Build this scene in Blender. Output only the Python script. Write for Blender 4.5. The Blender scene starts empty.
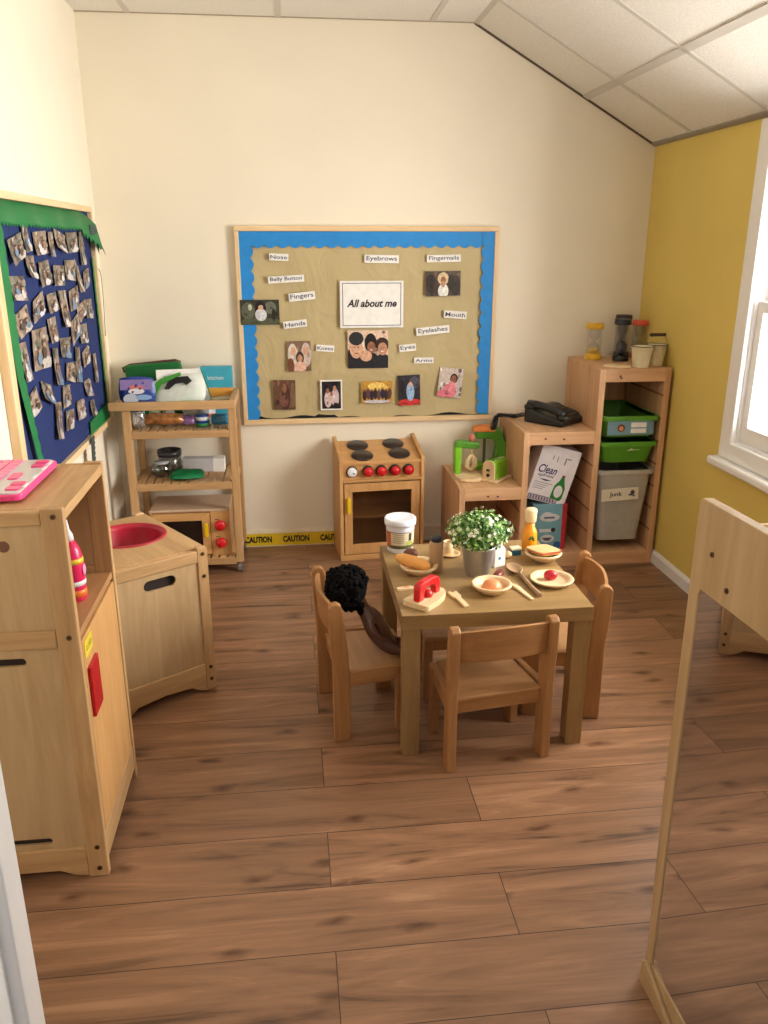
import bpy, bmesh, math, random
from mathutils import Vector, Matrix, Euler
random.seed(7)
C = bpy.context.scene.collection
PI = math.pi
def R(d): return math.radians(d)

# ------------------------------------------------------------ colour + materials
def lin(c):
    return tuple(((v/255)/12.92 if v/255 <= .04045 else ((v/255+.055)/1.055)**2.4) for v in c)
_M = {}
def _new(name):
    m = bpy.data.materials.new(name); m.use_nodes = True
    nt = m.node_tree; b = nt.nodes['Principled BSDF']
    return m, nt, b
def mat(name, col, rough=.5, metal=0., spec=.5, noise=.06, nscale=30., emit=None, trans=0., alpha=None, coat=0.):
    if name in _M: return _M[name]
    m, nt, b = _new(name)
    c = lin(col)
    b.inputs['Roughness'].default_value = rough
    b.inputs['Metallic'].default_value = metal
    b.inputs['Specular IOR Level'].default_value = spec
    b.inputs['Coat Weight'].default_value = coat
    b.inputs['Transmission Weight'].default_value = trans
    N = nt.nodes
    tc = N.new('ShaderNodeTexCoord'); nz = N.new('ShaderNodeTexNoise'); nz.inputs['Scale'].default_value = nscale
    nz.inputs['Detail'].default_value = 3
    rp = N.new('ShaderNodeValToRGB')
    rp.color_ramp.elements[0].position = .3; rp.color_ramp.elements[1].position = .7
    rp.color_ramp.elements[0].color = tuple(v*(1-noise) for v in c)+(1,)
    rp.color_ramp.elements[1].color = tuple(min(1, v*(1+noise)) for v in c)+(1,)
    nt.links.new(tc.outputs['Object'], nz.inputs['Vector']); nt.links.new(nz.outputs['Fac'], rp.inputs['Fac'])
    nt.links.new(rp.outputs['Color'], b.inputs['Base Color'])
    _M[name] = m
    return m
def wood(name, c1, c2, axis='z', rough=.5, s=1., contrast=.5, bump=.05):
    key = name+'_'+axis
    if key in _M: return _M[key]
    m, nt, b = _new(key); N = nt.nodes; L = nt.links.new
    tc = N.new('ShaderNodeTexCoord'); oi = N.new('ShaderNodeObjectInfo')
    mul = N.new('ShaderNodeVectorMath'); mul.operation = 'SCALE'; mul.inputs[0].default_value = (7.3, 3.1, 5.7)
    L(oi.outputs['Random'], mul.inputs['Scale'])
    add = N.new('ShaderNodeVectorMath'); add.operation = 'ADD'
    L(tc.outputs['Object'], add.inputs[0]); L(mul.outputs[0], add.inputs[1])
    mp = N.new('ShaderNodeMapping')
    sc = {'x': (1.2, 14, 14), 'y': (14, 1.2, 14), 'z': (14, 14, 1.2)}[axis]
    mp.inputs['Scale'].default_value = tuple(v*s for v in sc)
    L(add.outputs[0], mp.inputs['Vector'])
    n1 = N.new('ShaderNodeTexNoise'); n1.inputs['Scale'].default_value = 1.6; n1.inputs['Detail'].default_value = 5
    n1.inputs['Distortion'].default_value = .8; n1.inputs['Roughness'].default_value = .6
    L(mp.outputs[0], n1.inputs['Vector'])
    n2 = N.new('ShaderNodeTexNoise'); n2.inputs['Scale'].default_value = 9; n2.inputs['Detail'].default_value = 3
    L(mp.outputs[0], n2.inputs['Vector'])
    mx = N.new('ShaderNodeMath'); mx.operation = 'MULTIPLY_ADD'; mx.inputs[1].default_value = .3
    L(n2.outputs['Fac'], mx.inputs[0]); L(n1.outputs['Fac'], mx.inputs[2])
    rp = N.new('ShaderNodeValToRGB'); e = rp.color_ramp.elements
    e[0].position = .5-contrast*.3; e[1].position = .8+(.5-contrast)*.3
    e[0].color = lin(c1)+(1,); e[1].color = lin(c2)+(1,)
    L(mx.outputs[0], rp.inputs['Fac']); L(rp.outputs['Color'], b.inputs['Base Color'])
    b.inputs['Roughness'].default_value = rough
    bp = N.new('ShaderNodeBump'); bp.inputs['Strength'].default_value = bump; bp.inputs['Distance'].default_value = .002
    L(n2.outputs['Fac'], bp.inputs['Height']); L(bp.outputs[0], b.inputs['Normal'])
    _M[key] = m
    return m
def glass(name, tint=(255, 255, 255), g=.08):
    if name in _M: return _M[name]
    m, nt, b = _new(name); N = nt.nodes; L = nt.links.new
    N.remove(b)
    t = N.new('ShaderNodeBsdfTransparent'); t.inputs[0].default_value = lin(tint)+(1,)
    gl = N.new('ShaderNodeBsdfGlossy'); gl.inputs['Roughness'].default_value = .05
    lw = N.new('ShaderNodeLayerWeight'); lw.inputs['Blend'].default_value = .25
    ma = N.new('ShaderNodeMath'); ma.operation = 'MULTIPLY_ADD'; ma.inputs[1].default_value = .35; ma.inputs[2].default_value = g*.6
    L(lw.outputs['Facing'], ma.inputs[0])
    mx = N.new('ShaderNodeMixShader'); L(ma.outputs[0], mx.inputs[0]); L(t.outputs[0], mx.inputs[1]); L(gl.outputs[0], mx.inputs[2])
    L(mx.outputs[0], N['Material Output'].inputs[0])
    _M[name] = m
    return m
BEECH = lambda a='z': wood('beech', (150, 102, 60), (180, 132, 84), a, .42, 1, .4)
BPLY = lambda a='x': wood('beech_ply', (166, 120, 78), (194, 148, 102), a, .35, 1, .35)
RUB = lambda a='z': wood('rubberwood', (164, 126, 82), (204, 166, 118), a, .45, 1, .4)
PLY = lambda a='z': wood('birch_ply', (178, 146, 104), (204, 174, 132), a, .45, .7, .3)
PINE = lambda a='z': wood('pine', (186, 138, 98), (222, 178, 136), a, .55, .9, .5)
OAK = lambda a='x': wood('oak_foil', (132, 102, 62), (164, 132, 86), a, .38, 1, .35)
TRO = lambda a='z': wood('trolley_birch', (168, 128, 84), (202, 162, 114), a, .5, 1, .4)
FRM = lambda a='x': wood('frame_wood', (220, 188, 140), (238, 210, 168), a, .5, 1, .3)
MAPL = lambda a='x': wood('toy_maple', (222, 188, 142), (240, 214, 172), a, .5, 1.5, .3)
OVN = lambda a='z': wood('oven_wood', (188, 138, 84), (214, 166, 108), a, .42, 1, .35)
WHITE = mat('white_plastic', (238, 238, 240), .35)
BLACK = mat('black_plastic', (22, 22, 24), .35)
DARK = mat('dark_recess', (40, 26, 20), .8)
RED = mat('red_paint', (206, 26, 34), .25)
YEL = mat('yellow_plastic', (238, 200, 20), .35)
SCREW = mat('bronze_screw', (110, 84, 60), .35, .8)
CHROME = mat('steel', (190, 190, 192), .25, 1.)
PAPER = mat('paper_white', (236, 234, 230), .7)
LIME = mat('lime_paint', (126, 196, 40), .4)
DGRN = mat('green_paint', (84, 150, 44), .4)
INK = mat('black_ink', (30, 28, 34), .7)
INKB = mat('blue_grey_ink', (70, 76, 104), .7)

# ------------------------------------------------------------ mesh builder
class MB:
    def __init__(s): s.bm = bmesh.new(); s.mats = []
    def mi(s, m):
        if m not in s.mats: s.mats.append(m)
        return s.mats.index(m)
    def _fin(s, geom, m, T=None, smooth=False):
        vs = [g for g in geom if isinstance(g, bmesh.types.BMVert)]
        if T is not None: bmesh.ops.transform(s.bm, matrix=T, verts=vs)
        i = s.mi(m)
        for v in vs:
            for f in v.link_faces: f.material_index = i; f.smooth = smooth
        return vs
    def box(s, x0, x1, y0, y1, z0, z1, m, T=None, bev=0):
        g = bmesh.ops.create_cube(s.bm, size=1)
        M = Matrix.Translation(((x0+x1)/2, (y0+y1)/2, (z0+z1)/2)) @ Matrix.Diagonal((abs(x1-x0), abs(y1-y0), abs(z1-z0), 1))
        vs = s._fin(g['verts'], m, M)
        if bev:
            es = set(e for v in vs for e in v.link_edges)
            r = bmesh.ops.bevel(s.bm, geom=list(es), offset=bev, segments=2, affect='EDGES', profile=.5)
            vs = list({v for f in r['faces'] for v in f.verts} | {v for v in vs if v.is_valid})
            i = s.mi(m)
            fs = {f for v in vs for f in v.link_faces}
            for f in fs: f.material_index = i
            vs = list({v for f in fs for v in f.verts})
        if T is not None: bmesh.ops.transform(s.bm, matrix=T, verts=vs)
        return s
    def lathe(s, prof, m, T=None, n=28, smooth=True, a0=0, a1=2*PI):
        full = abs(a1-a0-2*PI) < 1e-6
        rings = []
        k = n if full else n+1
        for r, z in prof:
            if r < 1e-5: rings.append([s.bm.verts.new((0, 0, z))])
            else: rings.append([s.bm.verts.new((r*math.cos(a0+(a1-a0)*i/n), r*math.sin(a0+(a1-a0)*i/n), z)) for i in range(k)])
        fs = []
        for A, B in zip(rings, rings[1:]):
            for i in range(n):
                j = (i+1) % k if full else i+1
                try:
                    if len(A) == 1 and len(B) == 1: continue
                    if len(A) == 1: fs.append(s.bm.faces.new((A[0], B[j], B[i])))
                    elif len(B) == 1: fs.append(s.bm.faces.new((A[i], A[j], B[0])))
                    else: fs.append(s.bm.faces.new((A[i], A[j], B[j], B[i])))
                except ValueError: pass
        i = s.mi(m)
        for f in fs: f.material_index = i; f.smooth = smooth
        vs = [v for r in rings for v in r]
        if T is not None: bmesh.ops.transform(s.bm, matrix=T, verts=vs)
        return s
    def cyl(s, p0, p1, r0, m, r1=None, n=20, smooth=True):
        p0, p1 = Vector(p0), Vector(p1); d = p1-p0; L = d.length
        r1 = r0 if r1 is None else r1
        T = Matrix.Translation(p0) @ d.to_track_quat('Z', 'Y').to_matrix().to_4x4()
        # sharp rims: duplicate rings
        s.lathe([(0, 0), (r0, 0)], m, T, n, False)
        s.lathe([(r0, 0), (r1, L)], m, T, n, smooth)
        s.lathe([(r1, L), (0, L)], m, T, n, False)
        return s
    def ell(s, c, rad, m, T=None, u=20, v=12):
        M = Matrix.Translation(c) @ (T or Matrix()) @ Matrix.Diagonal((rad[0], rad[1], rad[2], 1))
        return s.lathe([(math.sin(PI*k/v), -math.cos(PI*k/v)) for k in range(v+1)], m, M, u)
    def tube(s, pts, r, m, n=10, caps=True, closed=False):
        pts = [Vector(p) for p in pts]; rings = []
        rr = r if isinstance(r, (list, tuple)) else [r]*len(pts)
        up = None; N_ = len(pts)
        for i, p in enumerate(pts):
            if closed: t = (pts[(i+1) % N_]-pts[i-1])
            else: t = (pts[min(i+1, N_-1)]-pts[max(i-1, 0)])
            t.normalize()
            if up is None: up = t.orthogonal().normalized()
            up = (up - t*up.dot(t))
            if up.length < 1e-5: up = t.orthogonal()
            up.normalize(); w = t.cross(up)
            rings.append([s.bm.verts.new(p+(up*math.cos(2*PI*k/n)+w*math.sin(2*PI*k/n))*rr[i]) for k in range(n)])
        idx = s.mi(m); fs = []
        prs = list(zip(rings, rings[1:]))+([(rings[-1], rings[0])] if closed else [])
        for A, B in prs:
            for k in range(n): fs.append(s.bm.faces.new((A[k], A[(k+1) % n], B[(k+1) % n], B[k])))
        if caps and not closed:
            fs.append(s.bm.faces.new(rings[0][::-1])); fs.append(s.bm.faces.new(rings[-1]))
        for f in fs: f.material_index = idx; f.smooth = len(f.verts) == 4
        return s
    def prism(s, outer, a0, a1, m, plane='xz', holes=(), T=None):
        """extruded outline; plane xz -> thickness in y, yz -> in x, xy -> in z"""
        def P(p):
            if plane == 'xz': return (p[0], a0, p[1])
            if plane == 'yz': return (a0, p[0], p[1])
            return (p[0], p[1], a0)
        D = {'xz': (0, a1-a0, 0), 'yz': (a1-a0, 0, 0), 'xy': (0, 0, a1-a0)}[plane]
        allv, es = [], []
        for loop in [outer]+list(holes):
            vs = [s.bm.verts.new(P(p)) for p in loop]; allv += vs
            es += [s.bm.edges.new((vs[i], vs[(i+1) % len(vs)])) for i in range(len(vs))]
        if holes:
            g = bmesh.ops.triangle_fill(s.bm, use_beauty=True, use_dissolve=False, edges=es)
            fs = [f for f in g['geom'] if isinstance(f, bmesh.types.BMFace)]
        else:
            fs = [s.bm.faces.new(allv)]
        r = bmesh.ops.extrude_face_region(s.bm, geom=fs)
        nv = [v for v in r['geom'] if isinstance(v, bmesh.types.BMVert)]
        bmesh.ops.translate(s.bm, vec=D, verts=nv)
        vs = allv+nv; i = s.mi(m)
        faces = {f for v in vs for f in v.link_faces}
        for f in faces: f.material_index = i; f.smooth = False
        if T is not None: bmesh.ops.transform(s.bm, matrix=T, verts=vs)
        return s
    def face(s, pts, m):
        f = s.bm.faces.new([s.bm.verts.new(p) for p in pts]); f.material_index = s.mi(m); return s
    def build(s, name, parent=None, loc=None, rot=None, bevel=0, sub=0, norm=True):
        if norm: bmesh.ops.recalc_face_normals(s.bm, faces=s.bm.faces[:])
        me = bpy.data.meshes.new(name); s.bm.to_mesh(me); s.bm.free()
        for m in s.mats: me.materials.append(m)
        o = bpy.data.objects.new(name, me); C.objects.link(o)
        if parent: o.parent = parent
        if loc is not None: o.location = loc
        if rot is not None: o.rotation_euler = rot
        if bevel:
            b = o.modifiers.new('bevel', 'BEVEL'); b.width = bevel; b.segments = 2; b.limit_method = 'ANGLE'; b.angle_limit = R(40)
        if sub:
            q = o.modifiers.new('sub', 'SUBSURF'); q.levels = sub; q.render_levels = sub
        return o

def rrect(cx, cy, w, h, r, n=5):
    o = []
    for sx, sy, a in ((1, 1, 0), (-1, 1, 90), (-1, -1, 180), (1, -1, 270)):
        for k in range(n+1):
            t = R(a+90*k/n); o.append((cx+sx*(w/2-r)+r*math.cos(t), cy+sy*(h/2-r)+r*math.sin(t)))
    return o
def circ(cx, cy, r, n=20, ry=None):
    ry = ry or r
    return [(cx+r*math.cos(2*PI*k/n), cy+ry*math.sin(2*PI*k/n)) for k in range(n)]
def tag(o, label, cat, group=None):
    o['label'] = label; o['category'] = cat
    if group: o['group'] = group
    return o
def thing(name, label, cat, loc=(0, 0, 0), rz=0, group=None, rot=None):
    o = bpy.data.objects.new(name, None); C.objects.link(o); o.location = loc
    o.rotation_euler = rot if rot else (0, 0, rz); o.empty_display_size = .05
    return tag(o, label, cat, group)
def struct(o): o['kind'] = 'structure'; return o
def clone(o, parent=None):
    c = o.copy(); C.objects.link(c)
    if parent: c.parent = parent
    for ch in list(o.children): clone(ch, c)
    return c
def text(body, w, h, m, parent, loc, rot, name='lettering', shear=0, bold=0, depth=.0004):
    """lettering fitted to w x h, centred"""
    cu = bpy.data.curves.new('t', 'FONT'); cu.body = body; cu.size = 1; cu.extrude = 0; cu.shear = shear; cu.offset = bold
    cu.resolution_u = 3
    to = bpy.data.objects.new('t', cu); C.objects.link(to)
    dg = bpy.context.evaluated_depsgraph_get(); dg.update()
    me = bpy.data.meshes.new_from_object(to.evaluated_get(dg))
    bpy.data.objects.remove(to); bpy.data.curves.remove(cu)
    xs = [v.co.x for v in me.vertices]; ys = [v.co.y for v in me.vertices]
    cx, cy = (min(xs)+max(xs))/2, (min(ys)+max(ys))/2
    sx = w/(max(xs)-min(xs)); sy = h/(max(ys)-min(ys))
    for v in me.vertices: v.co = ((v.co.x-cx)*sx, (v.co.y-cy)*sy, 0)
    me.materials.clear(); me.materials.append(m); me.name = name
    o = bpy.data.objects.new(name, me); C.objects.link(o); o.parent = parent; o.location = loc; o.rotation_euler = rot
    return o
WALLROT = (R(90), 0, 0)           # local x -> world x, local y -> world z, faces the camera (-y)

# ------------------------------------------------------------ room shell
LX, RX, BY, FY = -.82, 1.69, 3.877, .70
CZ, KX, RZ = 2.337, .834, 1.868    # flat ceiling height, kink, height at the right wall
def wallmat(name, col, n=.02):
    return mat(name, col, .75, noise=n, nscale=3)
CREAM = wallmat('cream_wall_paint', (240, 231, 212))
YELW = wallmat('yellow_wall_paint', (224, 198, 106), .03)
TRIMW = mat('white_gloss_trim', (242, 240, 238), .3, noise=.01)
# floor of planks
def floor_mat():
    m, nt, b = _new('laminate_planks'); N = nt.nodes; L = nt.links.new
    uv = N.new('ShaderNodeUVMap'); uv.uv_map = 'plank'
    at = N.new('ShaderNodeAttribute'); at.attribute_name = 'rnd'
    tc = N.new('ShaderNodeTexCoord')
    sep = N.new('ShaderNodeSeparateXYZ'); L(uv.outputs[0], sep.inputs[0])
    sc = N.new('ShaderNodeVectorMath'); sc.operation = 'MULTIPLY_ADD'
    sc.inputs[1].default_value = (31, 17, 23); L(at.outputs['Color'], sc.inputs[0]); L(tc.outputs['Object'], sc.inputs[2])
    mp = N.new('ShaderNodeMapping'); mp.inputs['Scale'].default_value = (.9, 8, 1); L(sc.outputs[0], mp.inputs[0])
    n1 = N.new('ShaderNodeTexNoise'); n1.inputs['Scale'].default_value = 1.5; n1.inputs['Detail'].default_value = 7
    n1.inputs['Distortion'].default_value = 1.6; n1.inputs['Roughness'].default_value = .62; L(mp.outputs[0], n1.inputs['Vector'])
    mp2 = N.new('ShaderNodeMapping'); mp2.inputs['Scale'].default_value = (3, 110, 1); L(sc.outputs[0], mp2.inputs[0])
    n2 = N.new('ShaderNodeTexNoise'); n2.inputs['Scale'].default_value = 1.4; n2.inputs['Detail'].default_value = 3; L(mp2.outputs[0], n2.inputs['Vector'])
    rp = N.new('ShaderNodeValToRGB'); e = rp.color_ramp.elements
    e[0].position = .30; e[0].color = lin((84, 60, 44))+(1,)
    e[1].position = .70; e[1].color = lin((172, 130, 98))+(1,)
    k = e.new(.42); k.color = lin((132, 96, 70))+(1,)
    k = e.new(.58); k.color = lin((152, 112, 83))+(1,)
    L(n1.outputs['Fac'], rp.inputs['Fac'])
    # fine streaks
    mx = N.new('ShaderNodeMix'); mx.data_type = 'RGBA'; mx.blend_type = 'MULTIPLY'; mx.inputs[0].default_value = .35
    r2 = N.new('ShaderNodeValToRGB'); r2.color_ramp.elements[0].position = .3; r2.color_ramp.elements[1].position = .62
    r2.color_ramp.elements[0].color = (.62, .58, .55, 1); r2.color_ramp.elements[1].color = (1, 1, 1, 1)
    L(n2.outputs['Fac'], r2.inputs['Fac']); L(rp.outputs['Color'], mx.inputs[6]); L(r2.outputs['Color'], mx.inputs[7])
    # knots
    mp3 = N.new('ShaderNodeMapping'); mp3.inputs['Scale'].default_value = (1.7, 4.2, 1); L(sc.outputs[0], mp3.inputs[0])
    vo = N.new('ShaderNodeTexVoronoi'); vo.inputs['Scale'].default_value = 1.6; vo.voronoi_dimensions = '2D'
    n3 = N.new('ShaderNodeTexNoise'); n3.inputs['Scale'].default_value = 9; L(mp3.outputs[0], n3.inputs['Vector'])
    ad = N.new('ShaderNodeVectorMath'); ad.operation = 'MULTIPLY_ADD'; ad.inputs[1].default_value = (.12, .12, .12)
    L(n3.outputs['Color'], ad.inputs[0]); L(mp3.outputs[0], ad.inputs[2]); L(ad.outputs[0], vo.inputs['Vector'])
    kr = N.new('ShaderNodeValToRGB'); kr.color_ramp.elements[0].position = .02; kr.color_ramp.elements[1].position = .13
    kr.color_ramp.elements[0].color = (.42, .36, .33, 1); kr.color_ramp.elements[1].color = (1, 1, 1, 1)
    L(vo.outputs['Distance'], kr.inputs['Fac'])
    mk = N.new('ShaderNodeMix'); mk.data_type = 'RGBA'; mk.blend_type = 'MULTIPLY'; mk.inputs[0].default_value = 1.0
    L(mx.outputs[2], mk.inputs[6]); L(kr.outputs['Color'], mk.inputs[7])
    # plank tone
    hv = N.new('ShaderNodeHueSaturation'); sr = N.new('ShaderNodeSeparateColor'); L(at.outputs['Color'], sr.inputs[0])
    mr = N.new('ShaderNodeMapRange'); mr.inputs['To Min'].default_value = .86; mr.inputs['To Max'].default_value = 1.12
    L(sr.outputs[0], mr.inputs[0]); L(mr.outputs[0], hv.inputs['Value']); L(mk.outputs[2], hv.inputs['Color'])
    # seams: distance to plank edge (uv in metres from each edge)
    def edge(out, size, wd):
        a = N.new('ShaderNodeMath'); a.operation = 'SUBTRACT'; a.inputs[0].default_value = size; L(out, a.inputs[1])
        mn = N.new('ShaderNodeMath'); mn.operation = 'MINIMUM'; L(out, mn.inputs[0]); L(a.outputs[0], mn.inputs[1])
        lt = N.new('ShaderNodeMath'); lt.operation = 'LESS_THAN'; lt.inputs[1].default_value = wd; L(mn.outputs[0], lt.inputs[0])
        return lt.outputs[0]
    mxm = N.new('ShaderNodeMath'); mxm.operation = 'MAXIMUM'
    L(edge(sep.outputs[0], 1.38, .0011), mxm.inputs[0]); L(edge(sep.outputs[1], .1865, .0011), mxm.inputs[1])
    ms = N.new('ShaderNodeMix'); ms.data_type = 'RGBA'; ms.inputs[7].default_value = lin((58, 38, 28))+(1,)
    L(mxm.outputs[0], ms.inputs[0]); L(hv.outputs['Color'], ms.inputs[6]); L(ms.outputs[2], b.inputs['Base Color'])
    b.inputs['Roughness'].default_value = .36
    bp = N.new('ShaderNodeBump'); bp.inputs['Strength'].default_value = .12; bp.inputs['Distance'].default_value = .001
    L(n2.outputs['Fac'], bp.inputs['Height']); L(bp.outputs[0], b.inputs['Normal'])
    return m
def make_floor():
    bm = bmesh.new(); uvl = bm.loops.layers.uv.new('plank'); col = bm.loops.layers.float_color.new('rnd')
    W, Lp = .1865, 1.38
    rr = random.Random(4)
    r0 = 1.364
    for k in range(-15, 15):
        y0 = r0+k*W; y1 = y0+W
        off = .456 if k % 2 == 0 else .052
        for j in range(-3, 3):
            x0 = off+j*Lp; x1 = x0+Lp
            c = (rr.random(), rr.random(), rr.random(), 1)
            X0, X1, Y0, Y1 = max(x0, -1.0), min(x1, 1.85), max(y0, -1.4), min(y1, 4.0)
            if X1 <= X0 or Y1 <= Y0: continue
            f = bm.faces.new([bm.verts.new(p) for p in ((X0, Y0, 0), (X1, Y0, 0), (X1, Y1, 0), (X0, Y1, 0))])
            for l in f.loops:
                l[uvl].uv = (l.vert.co.x-x0, l.vert.co.y-y0); l[col] = c
    me = bpy.data.meshes.new('floor'); bm.to_mesh(me); bm.free(); me.materials.append(floor_mat())
    o = bpy.data.objects.new('floor', me); C.objects.link(o); return struct(o)
make_floor()
T_ = .16
prof = [(LX-T_, -.05), (RX+T_, -.05), (RX+T_, RZ), (RX, RZ), (KX, CZ), (LX-T_, CZ)]
struct(MB().prism([(LX-T_, -.05), (RX+T_, -.05), (RX+T_, CZ+.15), (LX-T_, CZ+.15)], BY, BY+T_, CREAM).build('wall_back'))
struct(MB().box(LX-T_, LX, FY, BY, -.05, CZ+.1, CREAM).build('wall_left'))
# right wall with the sash window opening
WY0, WY1, WZ0, WZ1 = 1.72, 2.895, .70, 1.80
struct(MB().prism([(FY, -.05), (BY, -.05), (BY, RZ+.2), (FY, RZ+.2)], RX, RX+T_, YELW, 'yz',
       holes=[[(WY0, WZ0), (WY1, WZ0), (WY1, WZ1), (WY0, WZ1)]]).build('wall_right'))
# front wall with the open doorway the picture is taken from
DX0, DX1, DZ = -.33, .62, 2.02
struct(MB().prism([(LX-T_, -.05), (DX0, -.05), (DX0, DZ), (DX1, DZ), (DX1, -.05), (RX+T_, -.05), (RX+T_, CZ+.1), (LX-T_, CZ+.1)],
       FY-.12, FY, CREAM).build('wall_front'))
fr = struct(MB().box(DX0, DX0+.025, FY-.13, FY-.028, 0, DZ, TRIMW).box(DX0, DX0+.038, FY-.028, FY+.012, 0, DZ, TRIMW).box(DX1-.038, DX1, FY-.13, FY+.012, 0, DZ, TRIMW)
       .box(DX0, DX1, FY-.13, FY+.012, DZ-.038, DZ, TRIMW)
       .box(DX0-.06, DX0+.012, FY-.15, FY-.13, 0, DZ+.05, TRIMW).box(DX0-.06, DX0+.012, FY+.0, FY+.02, 0, DZ+.05, TRIMW)
       .box(DX1-.012, DX1+.06, FY, FY+.02, 0, DZ+.05, TRIMW)
       .build('door_1', bevel=.003))
# suspended ceiling: flat part and sloping part with its grid
def ceil_mat():
    m, nt, b = _new('ceiling_tile'); N = nt.nodes; L = nt.links.new
    tc = N.new('ShaderNodeTexCoord'); nz = N.new('ShaderNodeTexNoise'); nz.inputs['Scale'].default_value = 160
    L(tc.outputs['Object'], nz.inputs['Vector'])
    rp = N.new('ShaderNodeValToRGB'); rp.color_ramp.elements[0].color = lin((222, 217, 208))+(1,); rp.color_ramp.elements[1].color = lin((236, 232, 224))+(1,)
    rp.color_ramp.elements[0].position = .3; rp.color_ramp.elements[1].position = .6
    L(nz.outputs['Fac'], rp.inputs['Fac']); L(rp.outputs['Color'], b.inputs['Base Color']); b.inputs['Roughness'].default_value = .9
    return m
CT = ceil_mat(); TB = mat('ceiling_grid_paint', (204, 198, 188), .5, noise=.01)
struct(MB().prism([(LX-T_, CZ), (KX, CZ), (RX+T_, RZ-.0877), (RX+T_, RZ+.1), (KX, CZ+.12), (LX-T_, CZ+.12)], FY-.12, BY+T_, CT).build('ceiling'))
g = MB()
for x in (-.609, .001, .648): g.box(x-.012, x+.012, FY, BY, CZ-.003, CZ+.002, TB)
y = 3.50
while y > FY: g.box(LX, KX, y-.012, y+.012, CZ-.003, CZ+.002, TB); y -= .6
sl = math.atan2(CZ-RZ, RX-KX); SL = math.hypot(CZ-RZ, RX-KX)
TS = Matrix.Translation((KX, 0, CZ)) @ Matrix.Rotation(sl, 4, 'Y')
g.box(-.01, .016, FY, BY, -.003, .002, TB, TS)
g.box(.565, .597, FY, BY, -.004, .002, TB, TS)
g.box(SL-.022, SL, FY, BY, -.008, .002, mat('grid_edge_trim', (150, 142, 130), .5), TS)
y = 3.50
while y > FY: g.box(0, SL, y-.012, y+.012, -.004, .002, TB, TS); y -= .575
struct(g.build('trim_ceiling_grid'))
shadow_gap = mat('shadow_gap_strip', (96, 80, 64), .8)
struct(MB().box(0, SL, BY-.006, BY-.0005, -.008, .001, shadow_gap, TS).box(LX, KX, BY-.004, BY-.0005, CZ-.004, CZ, mat('wall_angle', (176, 160, 136), .7)).build('trim_wall_angle'))
# baseboards
def skirt(h): return [(0, 0), (.016, 0), (.016, h-.012), (.009, h-.003), (.006, h), (0, h)]
b = MB(); b.prism([(RX-x, z) for x, z in skirt(.06)], FY, BY, TRIMW, 'xz'); struct(b.build('baseboard_right'))
b = MB(); b.prism([(BY-x, z) for x, z in skirt(.085)], LX, RX-.016, mat('cream_gloss', (226, 212, 186), .4), 'yz'); struct(b.build('baseboard_back'))
b = MB(); b.prism([(LX+x, z) for x, z in skirt(.085)], FY, BY-.016, TRIMW, 'xz'); struct(b.build('baseboard_left'))

# sash window
def window():
    w = MB(); A = .068
    # architrave on the wall face
    w.prism([(WY0-A, WZ0-.055), (WY1+A, WZ0-.055), (WY1+A, RZ-.012), (WY0-A, RZ-.012)], RX-.02, RX-.0005, TRIMW, 'yz',
            holes=[[(WY0+.012, WZ0+.012), (WY1-.012, WZ0+.012), (WY1-.012, WZ1-.012), (WY0+.012, WZ1-.012)]])
    o = struct(w.build('window_1', bevel=.004))
    f = MB()   # box lining
    f.prism([(WY0+.0005, WZ0+.0005), (WY1-.0005, WZ0+.0005), (WY1-.0005, WZ1-.0005), (WY0+.0005, WZ1-.0005)], RX, RX+T_, TRIMW, 'yz',
            holes=[[(WY0+.014, WZ0+.020), (WY1-.014, WZ0+.020), (WY1-.014, WZ1-.014), (WY0+.014, WZ1-.014)]])
    f.build('window_lining', o)
    s_ = MB().box(RX-.055, RX-.0005, WY0-A-.03, WY1+A+.022, WZ0-.090, WZ0-.056, TRIMW); s_.build('window_sill', o, bevel=.01)
    zm = 1.222
    for nm, z0, z1, x0 in (('lower_sash', WZ0+.021, zm+.02, RX+.014), ('upper_sash', zm-.02, WZ1-.015, RX+.052)):
        q = MB(); y0, y1 = WY0+.015, WY1-.015; b_ = .06 if 'lower' in nm else .04
        cs = [y0+.04, y0+(y1-y0)/3, y0+(y1-y0)*2/3, y1-.04]
        hs = [[(a+.01*(i > 0), z0+b_), (c-.01*(i < 2), z0+b_), (c-.01*(i < 2), z1-.04), (a+.01*(i > 0), z1-.04)] for i, (a, c) in enumerate(zip(cs, cs[1:]))]
        q.prism([(y0, z0), (y1, z0), (y1, z1), (y0, z1)], x0, x0+.035, TRIMW, 'yz', holes=hs)
        so = q.build(nm, o, bevel=.003)
        MB().box(x0+.015, x0+.019, y0+.02, y1-.02, z0+.02, z1-.02, glass('window_glass')).build('pane', so)
    return o
window()

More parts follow.
